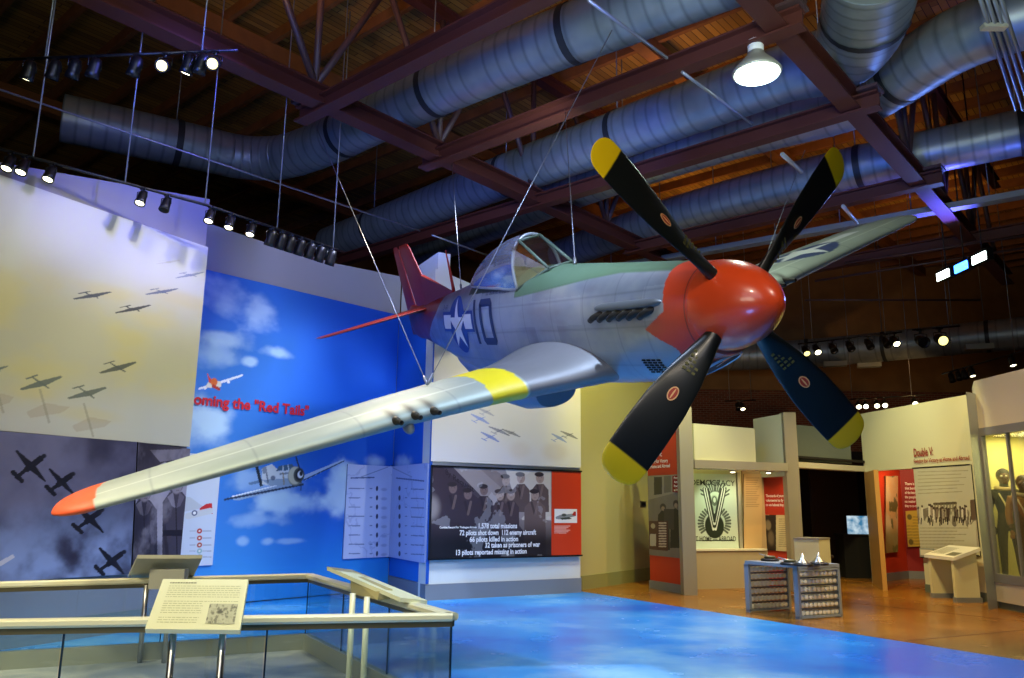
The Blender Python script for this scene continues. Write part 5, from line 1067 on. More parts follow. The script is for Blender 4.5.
# ---- title wall
WD = Wall(fl(872.5, 583.5), fl(988, 602)); D = WD.S; LD = WD.L; od = D(884, 500)[0]; od1 = D(918, 500)[0]; zo = 2.5; zt = 3.84
struct(WD.slab('wall_title_side', [(0, 0), (.12, 0), (.12, zo), (od1, zo), (od1, 0), (LD, 0), (LD, zt), (0, zt)], .16, mat('warm cream plaster', 'c9c6a6', .7, bump=.03, bscale=50)))
struct(WD.rect('baseboard_title', od1, LD, 0, .16, .02, mat('green grey base', '5e6a60', .6), o=.022))
j0 = WD.P(.12, 0, -.01); j1 = WD.P(.62, 0, -.5)
jp = np.append(fl(883, 590.5), 0); b = MB(); b.prism([tuple(WD.P(.02, 0, .01)), tuple(jp), tuple(jp+np.array([.1, 0, 0])), tuple(WD.P(.12, 0, .02))], (0, 0, 2.47)); o = struct(b.build('door_1', mat('door jamb tan', 'b48a4c', .5)))
Wi = Wall(atY(884, 500, 19.6)[:2], atY(902, 500, 20.3)[:2]); struct(Wi.rect('wall_inner_left', -.6, Wi.L, 0, 2.9, .1, M['red']))
Wj = Wall(atY(902, 500, 20.3)[:2], atY(935, 500, 20.0)[:2]); struct(Wj.rect('wall_inner_right', 0, Wj.L+.5, 0, 2.9, .1, M['redd']))
struct(Wi.rect('baseboard_inner_left', -.3, Wi.L, 0, .18, .02, M['base_g'], o=.022)); struct(Wj.rect('baseboard_inner_right', 0, Wj.L, 0, .18, .02, M['base_g'], o=.022))
def mapp(p): p.mix(sm(.35, .65, fbm(p.X*3, p.Z*3, 90, 5)), 'd8b27c'); p.mix(sm(.62, .7, fbm(p.X*4, p.Z*4, 91)), '6a6a3c'); p.mix((1-sm(1.0, 1.35, p.Z))*.7, '6e7038')
o = Wi.canvas('map_panel', Wi.pxquad((886, 553), (898, 552), (898, 476), (886, 476), .05), 60, 160, mapp, .05, .03, M['print'], base='d8c8a0', edge='6a4020'); tag(o, 'tall cream and brown map panel just inside the doorway', 'map')
t = thing('quote_panel', Wj.P(.5, 1, 0), 'white quotation lettering on the dark red wall inside the doorway', 'text panel'); Wj.slab('backing', Wj.pxquad((904.5, 512), (925, 512), (925, 477), (904.5, 477), .03), .02, M['redd'], t, o=.03)
lettering('lettering', [('There is no force', 905, 485, 925, 2.6), ('that bends the will', 905, 489.4, 925, 2.6), ('of the brave and free', 905, 493.8, 925, 2.6), ('the people who fly', 905, 498.2, 925, 2.6), ('no matter how far', 905, 502.6, 925, 2.6), ('they go on to win', 905, 507, 921, 2.6)], Wj, .034, M['whtxt'], t, .002, .02)
def doc(p):
    p.ell(909.5, 517, 2.4, 2.8, '6e6a1e'); p.ell(911, 542, 2.4, 3, '6e6a1e')
    for i in range(10): p.line((913 if i < 3 or i > 7 else 907, 517+i*3), (924, 517+i*3), .02, '8c862c', .8)
o = Wj.canvas('yellow_document', Wj.pxquad((908, 547), (927, 546), (927, 510), (905.5, 511), .05), 90, 120, doc, .05, .03, M['print'], base='cdbc3e', edge='6a5a1c'); tag(o, 'yellow framed document on the red wall inside the doorway', 'document')
tx = lettering('wall_title', [('Double V:', 914.5, 456.8, 934, 8.2), ('Fighting for Victory at Home and Abroad', 914.5, 463.6, 970.5, 4.2)], WD, .012, M['drtxt'], th=.012, bold=.02); tag(tx, 'dark red title letters Double V on the cream wall at right', 'sign')
def march(p):
    X, Z = p.X, p.Z; rr = random.Random(3)
    for i in range(7): p.line((918, 472.+i*3.6), (968-(i*7) % 12, 470.5+i*3.5), .018, '8c8a72', .75)
    for i in range(8): p.line((920, 528+i*3.2), (968-(i*11) % 20, 528+i*3.2), .018, '8c8a72', .75)
    p.poly([(934, 504), (956, 503), (958, 515), (934, 516)], 'a8a690', .7); p.line((934, 504), (956, 503), .05, '585044'); p.line((933, 509), (957, 508.5), .02, '706858')
    for i in range(8): p.line((935+i*3, 504), (935+i*3, 511), .03, '6a6254')
    bnd = (Z < p.f(940, 508)[1]+.03*np.sin(X*9)) & (Z > p.f(940, 523)[1]+.06*np.sin(X*17)); p.mix(bnd*sm(.40, .55, fbm(X*13, Z*5, 44, 3))*.75, '4a3c36'); p.mix(bnd*sm(.60, .70, fbm(X*15+5, Z*6, 47, 3))*.7, 'cfc9b6')
    for i in range(26):
        x = 916+rr.random()*56; y = 512+rr.random()*4+(x-916)*.01; h = 7+rr.random()*7; c = rr.choice(('5c4c44', '6a5c50', '7c6a60', 'd4d0c0', '3a2c2c', '887c6c')); p.ell(x, y-h*.5-1, .9, 1.3, '4a3c34'); p.line((x, y-h*.4), (x+.3, y+h*.3), .05, c, .8); p.line((x-.6, y+h*.3), (x-1, y+h*.7), .03, '2e2620')
    p.ell(978, 505, 2.2, 2.6, '4a3a30'); p.poly([(975.5, 509), (981, 508), (982, 528), (976, 528)], 'a89c8c'); p.line((977, 528), (978, 545), .06, '9c9484'); p.line((980.5, 528), (981.5, 545), .06, '8c8474'); p.poly([(970, 500), (976, 499), (976, 520), (971, 520)], '5c4c40')
q_ = [D(919.7, 546, .03), D(984, 561.5, .03), D(974, 464.5, .03), D(913.5, 468, .03)]; u0 = (q_[0][0]+q_[3][0])/2; u1 = LD-.12
t = thing('march_photograph', WD.P((u0+u1)/2, 1, 0), 'tall grey text panel with a crowd photograph under the dark red title', 'information panel')
zmt, zmb = (q_[2][1]+q_[3][1])/2, (q_[1][1]+q_[0][1])/2
WD.canvas('print', [(od1-.02, zmb), (u1+.08, zmb), (u1+.08, zmt), (od1-.02, zmt)], 300, 320, march, .03, .02, M['print'], t, base='b6b4a0', edge='2a2a26')
b = MB(); 
for z in (zmt, zmb): b.box(WD.P((od1+u1)/2, z, .022), (u1-od1+.1, .03, .025), [[WD.d[0], WD.d[1], 0], [WD.n[0], WD.n[1], 0], [0, 0, 1]])
b.build('edge_strip', M['black'], t)
t = thing('small_notice', WD.P(D(926, 552)[0], 1, 0), 'small pale notice board on the wall left of the white reading desk', 'notice'); cq = WD.pxquad((921, 556.5), (935.5, 557.5), (934.5, 548.5), (920.5, 548), .03); WD.slab('board', cq, .02, M['plaster_g'], t, o=.056); cq = WD.pxquad((921.7, 555), (934.8, 556.2), (934, 550), (921.3, 549.4), .035); WD.slab('face', cq, .004, M['plaster'], t, o=.061)
b = MB(); b.box(WD.P(D(928, 558, .05)[0], D(928, 558, .05)[1], .04), (.5, .05, .02), [[WD.d[0], WD.d[1], 0], [WD.n[0], WD.n[1], 0], [0, 0, 1]]); b.build('rail', M['black'], t)
# reading desk against the title wall
ua, ub = D(939, 606)[0], D(984, 606)[0]; nn = WD.n; dd = WD.d; A = [[dd[0], dd[1], 0], [nn[0], nn[1], 0], [0, 0, 1]]
f0 = fl(934, 597.5); f1 = fl(962, 603); f2 = fl(978, 600)
dx = (f1-f0)/np.linalg.norm(f1-f0); dy = np.array([-dx[1], dx[0]]); f0 = f0-dy*.07; f1 = f1-dy*.07; wdt = np.linalg.norm(f1-f0); A = [[dx[0], dx[1], 0], [dy[0], dy[1], 0], [0, 0, 1]]
t = thing('reading_desk', ((f0+f1)/2).tolist()+[0], 'white slanted reading desk on two panel legs in front of the crowd photograph', 'reading desk')
dpt = .5; zt0, zt1 = .80, .98
cor = [np.append(f0-dx*.04-dy*.03, zt0), np.append(f1+dx*.04-dy*.03, zt0), np.append(f1+dx*.04+dy*dpt, zt1), np.append(f0-dx*.04+dy*dpt, zt1)]
b = MB(); b.prism(cor, (0, 0, -.06)); b.build('desktop', M['white'], t)
for k, f_ in enumerate((f0+dx*.03, f1-dx*.03)):
    b = MB(); pts = [np.append(f_, 0), np.append(f_+dy*(dpt-.05), 0), np.append(f_+dy*(dpt-.05), zt1-.1), np.append(f_, zt0-.06)]; b.prism(pts, np.append(dx*(.08 if k == 0 else -.08), 0)); lg = b.build('leg', mat('desk cream', 'd2cea6', .6), t)
    b = MB(); c_ = f_+dy*(dpt/2-.02)+dx*(.04 if k == 0 else -.04); b.box((c_[0], c_[1], .045), (.1, dpt, .09), A); b.build('foot_band', M['base_g'], lg)
b = MB(); n_ = np.cross(cor[1]-cor[0], cor[3]-cor[0]); n_ /= np.linalg.norm(n_)
f = lambda u, v: cor[0]*(1-u)*(1-v)+cor[1]*u*(1-v)+cor[2]*u*v+cor[3]*(1-u)*v+n_*.003
b.add([f(.62, .12), f(.93, .12), f(.93, .42), f(.62, .42)], [(0, 1, 2, 3)]); b.build('printed_picture', mat('grey print', '6c6c5c', .6), t)
b = MB()
for i in range(8): b.add([f(.08, .2+i*.08), f(.52, .2+i*.08), f(.52, .225+i*.08), f(.08, .225+i*.08)], [(0, 1, 2, 3)])
b.build('body_text', M['ink'], t)
# ---- pier and display case
g0 = fl(988.6, 610); g1 = fl(998, 608.5); 
b = MB(); gx = (g1-g0)/np.linalg.norm(g1-g0); gn = np.array([gx[1], -gx[0]]); gv = np.array([.49, .87])*.35; b.prism([tuple(np.append(g0, 0)), tuple(np.append(g1, 0)), tuple(np.append(g1+gv, 0)), tuple(np.append(g0+gv, 0))], (0, 0, 3.72)); o = b.build('pillar', mat('blue grey pillar', '8c97a0', .6)); tag(o, 'tall blue-grey pillar at the left edge of the glass display case', 'pillar')
WX = Wall(g1, fl(1060, 621)); X_ = WX.S
t = thing('display_case', WX.P(.8, 0), 'tall glass-fronted display case with cream interior at the right edge', 'display case')
cr = mat('case interior cream', 'cfc890', .7); zb0, zb1 = X_(1000, 583)[1], X_(1000, 574)[1]; zg1 = X_(983, 422)[1]; zg1 = 2.95; Lx = WX.L
A = [[WX.d[0], WX.d[1], 0], [WX.n[0], WX.n[1], 0], [0, 0, 1]]
def wb(name, u0, u1, z0, z1, o0, o1, m): b = MB(); b.box(WX.P((u0+u1)/2, (z0+z1)/2, (o0+o1)/2), (u1-u0, abs(o1-o0), z1-z0), A); return b.build(name, m, t)
PC = [tuple(g1), (8.86, 15.24), (9.75, 15.24), (9.75, 12.9), tuple(WX.P(Lx, 0)[:2])]
def pris(name, P, z0, z1, m): b = MB(); b.prism([(x, y, z0) for x, y in P], (0, 0, z1-z0)); return b.build(name, m, t)
pris('base', PC, .12, zb0, M['plaster']); pris('plinth', [(g1[0]+.03, g1[1]), (8.88, 15.2), (9.7, 15.2), (9.7, 12.95), (WX.P(Lx, 0)[0]+.03, 12.95)], 0, .12, mat('green grey base', '5e6a60', .6)); pris('header', PC, zg1+.14, 3.95, M['plaster']); pris('deck', PC, zb0, zb0+.02, cr)
wb('sill_frame', 0, Lx, zb0, zb1, -.06, .02, M['base_g']); wb('head_frame', 0, Lx, zg1, zg1+.14, -.06, .02, M['base_g']); wb('side_frame', 0, .07, zb1, zg1, -.06, .02, M['base_g'])
pris('back_panel', [(8.86, 15.24), (9.75, 15.24), (9.75, 15.18), (8.86, 15.18)], zb0, zg1+.14, cr); pris('back_panel', [(9.75, 15.18), (9.75, 12.9), (9.69, 12.9), (9.69, 15.18)], zb0, zg1+.14, cr); pris('side_panel', [(g1[0]+.02, g1[1]+.02), (8.86, 15.2), (8.92, 15.2), (g1[0]+.09, g1[1]+.02)], zb0, zg1+.14, cr)
wb('glass_front', .07, Lx, zb1, zg1, -.02, -.01, glassmat('case glass', (.98, .99, .95), .04, .02, .3))
mu = X_(1013, 500)[0]; wb('mullion', mu, mu+.03, zb1, zg1, -.05, .01, M['base_g'])
pt = np.array([8.93, 15.17, 1.28]); b = MB(); b.lathe(pt, (0, -1, 0), [(0, .07), (.02, .08), (.03, .06)], 20); b.build('lock_disc', M['black'], t)
# mannequins: skinned bodies in flying gear
def figure(base, face, S, label, suit, jacket, hat, pose):
    import bmesh
    t = thing('flight_suit_mannequin', base, label, 'mannequin', None)
    fx = np.array([face[0], face[1], 0.]); fx /= np.linalg.norm(fx); sx_ = np.array([-fx[1], fx[0], 0]); B = np.array(base, float)
    def W(p): return B + (sx_*p[0] + fx*p[1] + np.array([0, 0, p[2]]))*S
    def skin(name, js, es, m, rt=0):
        me = bpy.data.meshes.new(name); off = offset(t); me.from_pydata([tuple(W(j[:3])-off) for j in js], es, []); o = bpy.data.objects.new(name, me); COL.objects.link(o); o.parent = t; me.materials.append(m)
        md = o.modifiers.new('s', 'SKIN'); md.use_smooth_shade = True; md2 = o.modifiers.new('u', 'SUBSURF'); md2.levels = 2; md2.render_levels = 2
        for i, j in enumerate(js): sv = me.skin_vertices[0].data[i]; sv.radius = (j[3]*S, (j[4] if len(j) > 4 else j[3])*S); sv.use_root = (i == rt)
        return o
    a = pose
    skin('body', [(0, 0, .95, .13, .10), (0, 0, 1.12, .13, .10), (0, 0, 1.34, .17, .11), (0, .0, 1.47, .09, .08), (0, .01, 1.56, .055), (0, .03, 1.66, .085, .10), (0, .03, 1.74, .07, .085),
        (.19, 0, 1.43, .07), (.24, -.02, 1.16, .05), (.25, .06, .90, .04), (-.19, 0, 1.43, .07), (-.25, a, 1.14, .05), (-.23, .08+a, .90, .04),
        (.09, 0, .86, .095), (.11, .01, .50, .07), (.12, 0, .10, .05), (.13, .12, .04, .045, .04), (-.09, 0, .86, .095), (-.11, .03, .50, .07), (-.12, -.02, .10, .05), (-.13, .12, .04, .045, .04)],
        [(0, 1), (1, 2), (2, 3), (3, 4), (4, 5), (5, 6), (2, 7), (7, 8), (8, 9), (2, 10), (10, 11), (11, 12), (0, 13), (13, 14), (14, 15), (15, 16), (0, 17), (17, 18), (18, 19), (19, 20)], suit)
    skin('jacket', [(0, 0, .98, .15, .12), (0, 0, 1.15, .15, .12), (0, 0, 1.36, .20, .13), (0, 0, 1.46, .14, .10), (.21, 0, 1.42, .085), (.25, -.02, 1.16, .068), (.26, .06, .95, .055), (-.21, 0, 1.42, .085), (-.26, a, 1.14, .065), (-.24, .06+a, .95, .055)], [(0, 1), (1, 2), (2, 3), (2, 4), (4, 5), (5, 6), (2, 7), (7, 8), (8, 9)], jacket)
    b = MB(); b.tube([W((.13*math.cos(a_), .02+.11*math.sin(a_), 1.49+.03*math.cos(a_)**2)) for a_ in np.linspace(0, 2*np.pi, 21)], .034*S, 8, False); b.build('fur_collar', mat('cream fleece', 'b8a888', .95), t)
    b = MB(); b.tube([W((.10, .135, 1.42)), W((.03, .15, 1.25)), W((-.02, .15, 1.05))], .014*S, 6); b.tube([W((-.10, .135, 1.42)), W((-.03, .15, 1.25)), W((.02, .15, 1.05))], .014*S, 6); b.build('harness_strap', mat('webbing', 'c8bf9c', .8), t)
    b = MB(); b.ell(W((0, .04, 1.69)), (.092*S, .105*S, .125*S)); b.ell(W((0, .145, 1.675)), (.016*S, .02*S, .025*S), 8, 6); b.build('head', M['skin'], t)
    b = MB(); 
    for s in (-1, 1): b.ell(W((s*.035, .135, 1.705)), (.022*S, .014*S, .018*S), 10, 6)
    b.build('goggles', M['chrome'], t)
    b = MB(); b.ell(W((0, .015, 1.72)), (.108*S, .118*S, .125*S)); b.build('flying_helmet', hat, t)
    for s, q in ((1, (.25, .08, .86)), (-1, (-.23, .10+a, .86))):
        b = MB(); b.ell(W((q[0], q[1], q[2]-.02)), (.035*S, .025*S, .05*S), 10, 6)
        for k in range(4): b.tube([W((q[0]+(k-1.5)*.017, q[1]+.01, q[2]-.05)), W((q[0]+(k-1.5)*.018, q[1]+.02, q[2]-.085-.008*(k in (1, 2)))), W((q[0]+(k-1.5)*.017, q[1]+.035, q[2]-.115))], .0085*S, 6)
        b.tube([W((q[0]-s*.03, q[1]+.02, q[2]-.01)), W((q[0]-s*.045, q[1]+.04, q[2]-.05))], .01*S, 6); b.build('glove', jacket, t)
    return t
bs = np.array([9.0, 14.8, zb0+.02]); figure(bs, (-.5, -1.), 1.06, 'mannequin in black flying jacket and helmet standing inside the glass case', mat('olive flying trousers', '35301f', .8), mat('black leather', '0c0b0c', .6, spec=.3), mat('dark helmet leather', '20181a', .6), -.03)
bs = np.array([8.87, 14.05, zb0+.02]); figure(bs, (-.7, -1.), .98, 'mannequin in tan flying jacket at the right edge of the glass case', mat('brown flying trousers', '5c4626', .8), mat('tan leather', '8a5a20', .6), mat('brown helmet leather', '3a281c', .6), .05)
# ---- punched metal table with models
ta, tb_ = fl(747, 612), fl(800, 620); tcn = fl(843, 617); e1v = (tcn-tb_)/np.linalg.norm(tcn-tb_); e2v = (ta-tb_)/np.linalg.norm(ta-tb_); L1 = np.linalg.norm(tcn-tb_); L2 = np.linalg.norm(ta-tb_)
t = thing('display_table', ((ta+tcn)/2).tolist()+[0], 'grey metal table with end panels full of round tubes, on the brown floor', 'table'); ht = .80; A = [[e1v[0], e1v[1], 0], [-e1v[1], e1v[0], 0], [0, 0, 1]]
fr = mat('blue grey metal frame', '8f9ba2', .45, .1); dk = mat('tube cream', 'efe9cc', .4)
b = MB(); cor = [tb_, tcn, tcn+e2v*L2, ta]; b.prism([np.append(c_, ht) for c_ in cor], (0, 0, -.05)); b.build('tabletop', fr, t)
for base in (tb_, ta):
    off = e2v*.0 if base is tb_ else -e2v*.06
    p0 = base+off; ob = MB(); nx_ = np.array([e1v[1], -e1v[0]])
    if nx_[1] > 0: nx_ = -nx_
    c_ = lambda u, z, w: np.append(p0+e1v*u-nx_*w, z)
    for u in (.025, L1-.025): ob.box(c_(u, (ht-.05)/2, .045), (.05, .09, ht-.05), A)
    for z_ in (.03, ht-.075): ob.box(c_(L1/2, z_, .045), (L1, .09, .03), A)
    po_ = ob.build('end_frame', fr, t)
    ob = MB()
    for r_ in range(6):
        for k in range(9):
            q = c_(.095+k*(L1-.19)/8, .03+(r_+.5)*(ht-.11)/6, .02); ob.lathe(q, np.append(-nx_, 0), [(.0, .022), (.001, .036), (.07, .036), (.071, .03)], 14)
    ob.build('tube_rows', dk, po_); ob = MB()
    for k in range(7): ob.box(c_(L1/2, .03+k*(ht-.11)/6, .045), (L1-.06, .07, .022), A)
    ob.build('shelf_rows', mat('dark shelf metal', '3a4248', .5), po_)
for i, (x, y, kind) in enumerate(((770, 559, 0), (790, 563, 0), (803, 564, 1), (819, 563, 1))):
    p = atZ(x, y+2, ht); lb = ('small dark model with thin pale legs, leftmost on the grey tubed table', 'low dark model second from left on the grey tubed table', 'small silver cone on a dark base, third from left on the grey tubed table', 'small silver cone on a dark base, rightmost on the grey tubed table')[i]
    t = thing('tabletop_model', p, lb, 'model'); b = MB(); b.lathe(p, (0, 0, 1), [(0, .14), (.025, .15), (.04, .12)], 20); b.build('base', M['black'], t)
    if kind: b = MB(); b.lathe(p+(0, 0, .035), (0, 0, 1), [(0, .11), (.02, .10), (.06, .05), (.1, .03), (.15, .008)], 20); b.build('cone', M['chrome'], t)
    else:
        b = MB(); b.ell(p+(0, 0, .06), (.1, .05, .03)); b.build('hull', mat('model olive', '4c4c2c', .5), t)
        for s in (-1, 1): b = MB(); b.tube([p+(-.16, s*.05, .11), p+(.02, s*.02, .06), p+(.15, s*.03, .03)], .008, 6); b.build('arm', M['chrome'], t)
# white boxed panel behind the table
bx = atZ(812, 595, 0)[:2]; f0 = atY(795, 560, 14.9)[:2]; f1 = atY(820, 560, 14.7)[:2]; f2 = atY(831, 560, 15.2)[:2]
t = thing('white_plinth', ((f0+f2)/2).tolist()+[0], 'white upright box standing behind the grey tubed table', 'plinth'); zp = atY(808, 538, 14.8)[2]
b = MB(); b.prism([tuple(np.append(q, .02)) for q in (f0, f1, f2, f2-f1+f0)], (0, 0, zp-.05)); b.build('box_body', mat('box green white', 'dce6c4', .6), t)
b = MB(); f3 = f2-f1+f0; cc = (f0+f2)/2; b.prism([tuple(np.append(cc+(q-cc)*1.04, zp-.03)) for q in (f0, f1, f2, f3)], (0, 0, .03)); b.build('cap', M['plaster_g'], t)

for i, (x, y, z_) in enumerate(((4.6, 16.75, 2.40), (5.4, 16.95, 2.40), (6.0, 17.15, 2.40))):
    t = thing('downlight', (x, y, z_), ('left', 'middle', 'right')[i]+' one of three small round downlights under the alcove lintel', 'downlight', 'downlights under the alcove lintel')
    b = MB(); b.lathe((x, y, z_), (0, 0, -1), [(0, .07), (.03, .07), (.035, .055)], 16); b.build('trim_ring', M['alu'], t)
    b = MB(); b.lathe((x, y, z_-.033), (0, 0, -1), [(0, .05), (.012, .045), (.018, .02)], 16); b.build('bulb', M['lamps'], t)
# ================================================================== LIGHT
def aimed(o, tgt):
    from mathutils import Vector
    d = Vector(tuple(tgt))-o.location; o.rotation_euler = d.to_track_quat('-Z', 'Y').to_euler()
def spot(p, tgt, W, col, ang=60, blend=.7, r=.08, name='spot_lamp'):
    l = bpy.data.lights.new(name, 'SPOT'); l.energy = W; l.color = srgb(col); l.spot_size = ang*D2R; l.spot_blend = blend; l.shadow_soft_size = r
    o = bpy.data.objects.new(name, l); COL.objects.link(o); o.location = tuple(float(v) for v in p); aimed(o, tgt); return o
def area(p, tgt, W, col, sx, sy, name='soft_lamp', spread=180):
    l = bpy.data.lights.new(name, 'AREA'); l.shape = 'RECTANGLE'; l.size = sx; l.size_y = sy; l.energy = W; l.color = srgb(col); l.spread = spread*D2R
    o = bpy.data.objects.new(name, l); COL.objects.link(o); o.location = tuple(float(v) for v in p); aimed(o, tgt); return o
WARM = 'ffe2a0'; COOL = 'd8e6ff'; BLUE = '3a50ff'; GRN = 'e4ff9c'
# spots on the left wall, blue wash from above
spot((-2.2, 8.4, 6.6), WL.P(1.0, 3.4), 350, 'f4f0d0', 70); spot((-1.2, 10.0, 6.6), WL.P(2.2, 3.2), 330, 'f4f0d0', 60); spot((-3.2, 6.4, 6.4), WL.P(.2, 2.6), 160, 'e8e8d8', 70)
spot((-2.0, 8.0, 7.1), WL.P(1.0, 6.2), 560, '6a70ff', 60); spot((-1.2, 9.8, 7.1), WL.P(2.4, 5.6), 260, '7a80ff', 50)
# blue wall
spot((-1.6, 11.4, 6.7), WB.P(1.2, 2.0), 850, 'dfe8ff', 62, r=.5); spot((-.8, 12.2, 6.7), WB.P(2.6, 1.8), 800, 'd4e2ff', 60, r=.5); spot((-1.8, 10.2, 6.6), WB.P(2.4, 5.2), 350, '9aa4ff', 60)
spot((-1.2, 10.6, 2.3), WB.P(2.0, 1.0), 160, 'cfe0ff', 90)
spot((-5.2, 11.0, 6.4), WR.P(1.0, 5.4), 160, 'e8ecff', 60, r=.3)
# crew wall
spot((1.2, 12.2, 6.8), WC.P(1.6, 2.2), 650, 'f2ecd8', 62); spot((0.4, 12.0, 6.8), WC.P(.8, 3.6), 300, 'e4e8ff', 60)
# yellow-lit wall
spot((3.2, 14.2, 6.6), WY.P(1.4, 3.4), 900, 'f6ee78', 70); 
# floor and exhibits
spot((5.4, 14.4, 6.9), (2.4, 11.6, 0), 1350, 'd0e2ff', 80); spot((.6, 12.8, 6.6), (1.0, 12.0, 0), 1100, 'c8dcff', 80); spot((0, 6.0, 7.0), (-1, 9.5, 0), 1500, 'c4dcff', 80); spot((7.2, 6.8, 6.8), (3.4, 9.8, 0), 1500, 'b0d0ff', 48)
spot((6.0, 12.5, 6.6), (5.6, 14.5, 0), 900, 'ffcf80', 90); spot((8.0, 12.0, 6.6), (7.6, 14.8, 0), 700, 'ffcf80', 80)
spot((4.6, 13.0, 6.2), (4.3, 16.8, 2.8), 420, 'f0f4c0', 60); spot((4.4, 12.6, 5.6), WK.P(.5, 1.6), 300, 'ffe8b0', 40)
spot((5.4, 16.95, 2.33), (5.0, 17.7, 1.2), 40, 'ffe0a0', 110, r=.05); spot((4.6, 16.75, 2.33), (4.5, 17.5, 1.1), 45, 'f0ffd0', 110, r=.05); spot((6.0, 17.15, 2.33), (6.0, 17.6, 1.4), 35, 'ffd890', 110, r=.05)
spot((5.6, 14.0, 6.2), WD.P(2.2, 1.8), 900, 'fff0a8', 60); spot((5.2, 16.0, 6.2), WD.P(.8, 3.2), 400, 'f0f2c0', 60)
spot((9.3, 18.6, 2.8), (9.8, 20.1, 1.2), 110, 'ffc890', 120, r=.05); spot((5.0, 10.4, 5.0), (4.5, 13.3, .4), 480, 'fff0cc', 26)
cp = np.array([9.2, 14.4, 3.0]); area(cp, cp-np.array([0, 0, 1]), 42, 'fff2a0', .6, 1.0, 'case_lamp'); spot((8.75, 13.7, 2.95), (9.1, 15.0, 1.2), 22, 'fff2a0', 100)
# the aircraft: key from the front left above, blue and warm accents
nose = bw((-1.2, 0, 0)); mid = bw((-5, 0, 0))
spot((.2, 1.2, 6.6), bw((-1.2, -.1, 0.1)), 450, 'fff0d8', 34, r=.2); spot((-4.6, 3.8, 6.6), bw((-3.2, -2.6, -.3)), 160, 'f4fbd8', 50, r=.15)
spot((-2.6, 3.4, 6.6), bw((-4.6, -.4, 0)), 800, '8c98ff', 40, r=.2); spot((-3.6, 6.0, 6.8), bw((-6.8, -.2, 0.0)), 420, '7484ff', 44, r=.15); spot((-3.0, 7.2, 4.2), bw((-8.8, -.3, .6)), 50, 'ffb090', 30)
spot((4.8, 3.2, 6.6), bw((-.2, 0, 0)), 380, 'fff4e0', 16, r=.15); spot((5.6, 5.6, 6.9), bw((-3.4, 4.0, 0)), 15, 'dce4ff', 50)
spot((.5, 3.5, .7), bw((-2.0, -.4, -.3)), 120, '4090ff', 70, r=.4)
# ducts washed with blue
for (p, t_, w_) in (((-4.5, 6.5, 5.6), atZ(300, 160, 8.4), 700), ((-1.5, 6.0, 5.4), atZ(430, 95, 8.4), 900), ((1.2, 5.5, 5.4), atZ(600, 30, 8.4), 900), ((-1.8, 12.0, 6.2), atZ(460, 200, 8.4), 700), ((1.0, 10.5, 6.2), atZ(600, 145, 8.4), 800), ((2.8, 8.5, 5.8), atZ(760, 110, 8.4), 600), ((5.5, 11., 6.0), atZ(830, 170, 8.4), 500), ((6.5, 8.0, 5.8), atZ(900, 80, 8.4), 320), ((9, 13, 6), atZ(1000, 130, 8.4), 260)):
    spot(p, t_, w_*.42, '4470ff', 60, r=.15, name='blue_wash_lamp')
for (p, t_, w_) in (((2.4, 6.0, 6.0), atZ(700, 110, 8.4), 160), ((-3., 6.0, 6.0), atZ(180, 150, 8.4), 70), ((4.2, 6.0, 6.0), atZ(860, 60, 8.4), 160), ((.4, 5.6, 6.2), atZ(560, 60, 8.4), 160), ((0.5, 10.2, 6.6), atZ(520, 180, 8.4), 120)):
    spot(p, t_, w_*1.6, 'd8ece0', 80, r=.15, name='neutral_duct_fill')  # added neutral fill light on the ducts
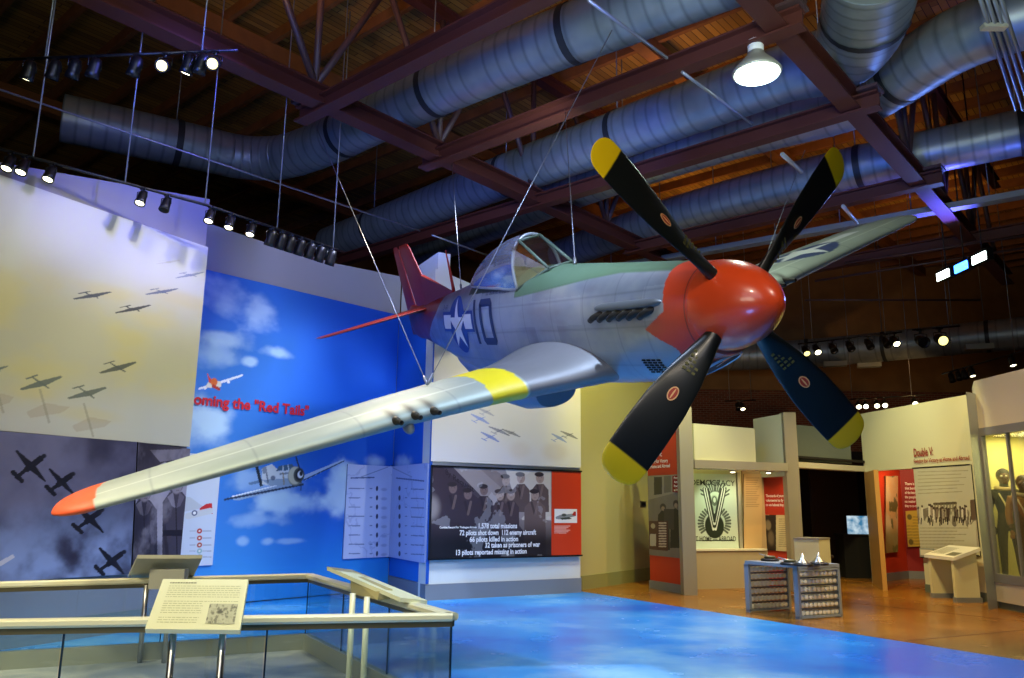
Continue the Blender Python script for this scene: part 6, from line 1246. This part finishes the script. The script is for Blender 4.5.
# warm light up in the roof
for (x, y, w_) in ((-3.5, 9.0, 260), (.5, 6.5, 120), (2.8, 9.5, 130), (-5.5, 6.0, 160), (3, 15, 110), (8, 18, 90), (12, 22, 120), (5, 22, 120), (9, 12, 30)):
    spot((x, y, 8.9), (x+.5, y+1.0, 11.1), w_*.9, 'ffc060', 150, r=.3, name='roof_uplight')
for (p, t_, w_) in (((6, 24, 5), (6, 30, 5.5), 90), ((13, 24, 5), (13, 30, 5.5), 110), ((9, 20, 5.6), (9, 27, 6), 60)): spot(p, t_, w_, 'ffc880', 100, name='back_wall_lamp')
c = atZ(757, 74, 7.0); spot(c, c-np.array([0, 0, 1]), 200, 'eaffea', 150, r=.25, name='high_bay_light')
c = atZ(961, 267, 6.5); spot(c, (5, 8, 3), 220, '6a90ff', 120, r=.15, name='flood_light'); spot(c+np.array([0, 0, .2]), atZ(940, 215, 7.5), 420, '5858ff', 80, name='flood_light')
spot((-2.8, 1.8, 5.2), (-2.5, 5.8, .7), 1000, 'fff4c8', 58, r=.2); spot((-5.8, 6.2, 4.6), (-3.4, 8.0, 0), 700, 'fff0c8', 62, r=.2); spot((-2.0, 9.6, 5.6), (-2.2, 8.0, 0), 500, 'fff0d8', 70, r=.2)  # spots added to brighten the railing and the pit floor
area((-1, -1.5, 5.5), (0, 8, 1.5), 90, 'e8ecff', 5, 3, 'front_fill_high'); area((-3, -2.0, 3.6), (-3, 8, .5), 170, 'fff4dc', 4, 2, 'front_fill_low'); spot((-3.4, 3.4, 4.5), (-3.6, 8.6, .8), 160, 'fff4d0', 50, r=.2)  # added fill light from behind and above the camera
wd = bpy.data.worlds.new('world'); SC.world = wd; wd.use_nodes = True; bg = wd.node_tree.nodes['Background']; bg.inputs[0].default_value = (.02, .022, .03, 1); bg.inputs[1].default_value = .5
# ------------------------------------------------------------------ camera
cam = bpy.data.cameras.new('camera'); cam.sensor_width = 36; cam.lens = F/1024*36; cam.clip_end = 200
co = bpy.data.objects.new('camera', cam); COL.objects.link(co)
co.matrix_world = Matrix([[right[0], up[0], -fwd[0], CAM[0]], [right[1], up[1], -fwd[1], CAM[1]], [right[2], up[2], -fwd[2], CAM[2]], [0, 0, 0, 1]]); SC.camera = co
SC.view_settings.view_transform = 'Standard'; SC.view_settings.look = 'None'; SC.view_settings.gamma = 1; SC.view_settings.use_curve_mapping = False; SC.view_settings.exposure = 0.0
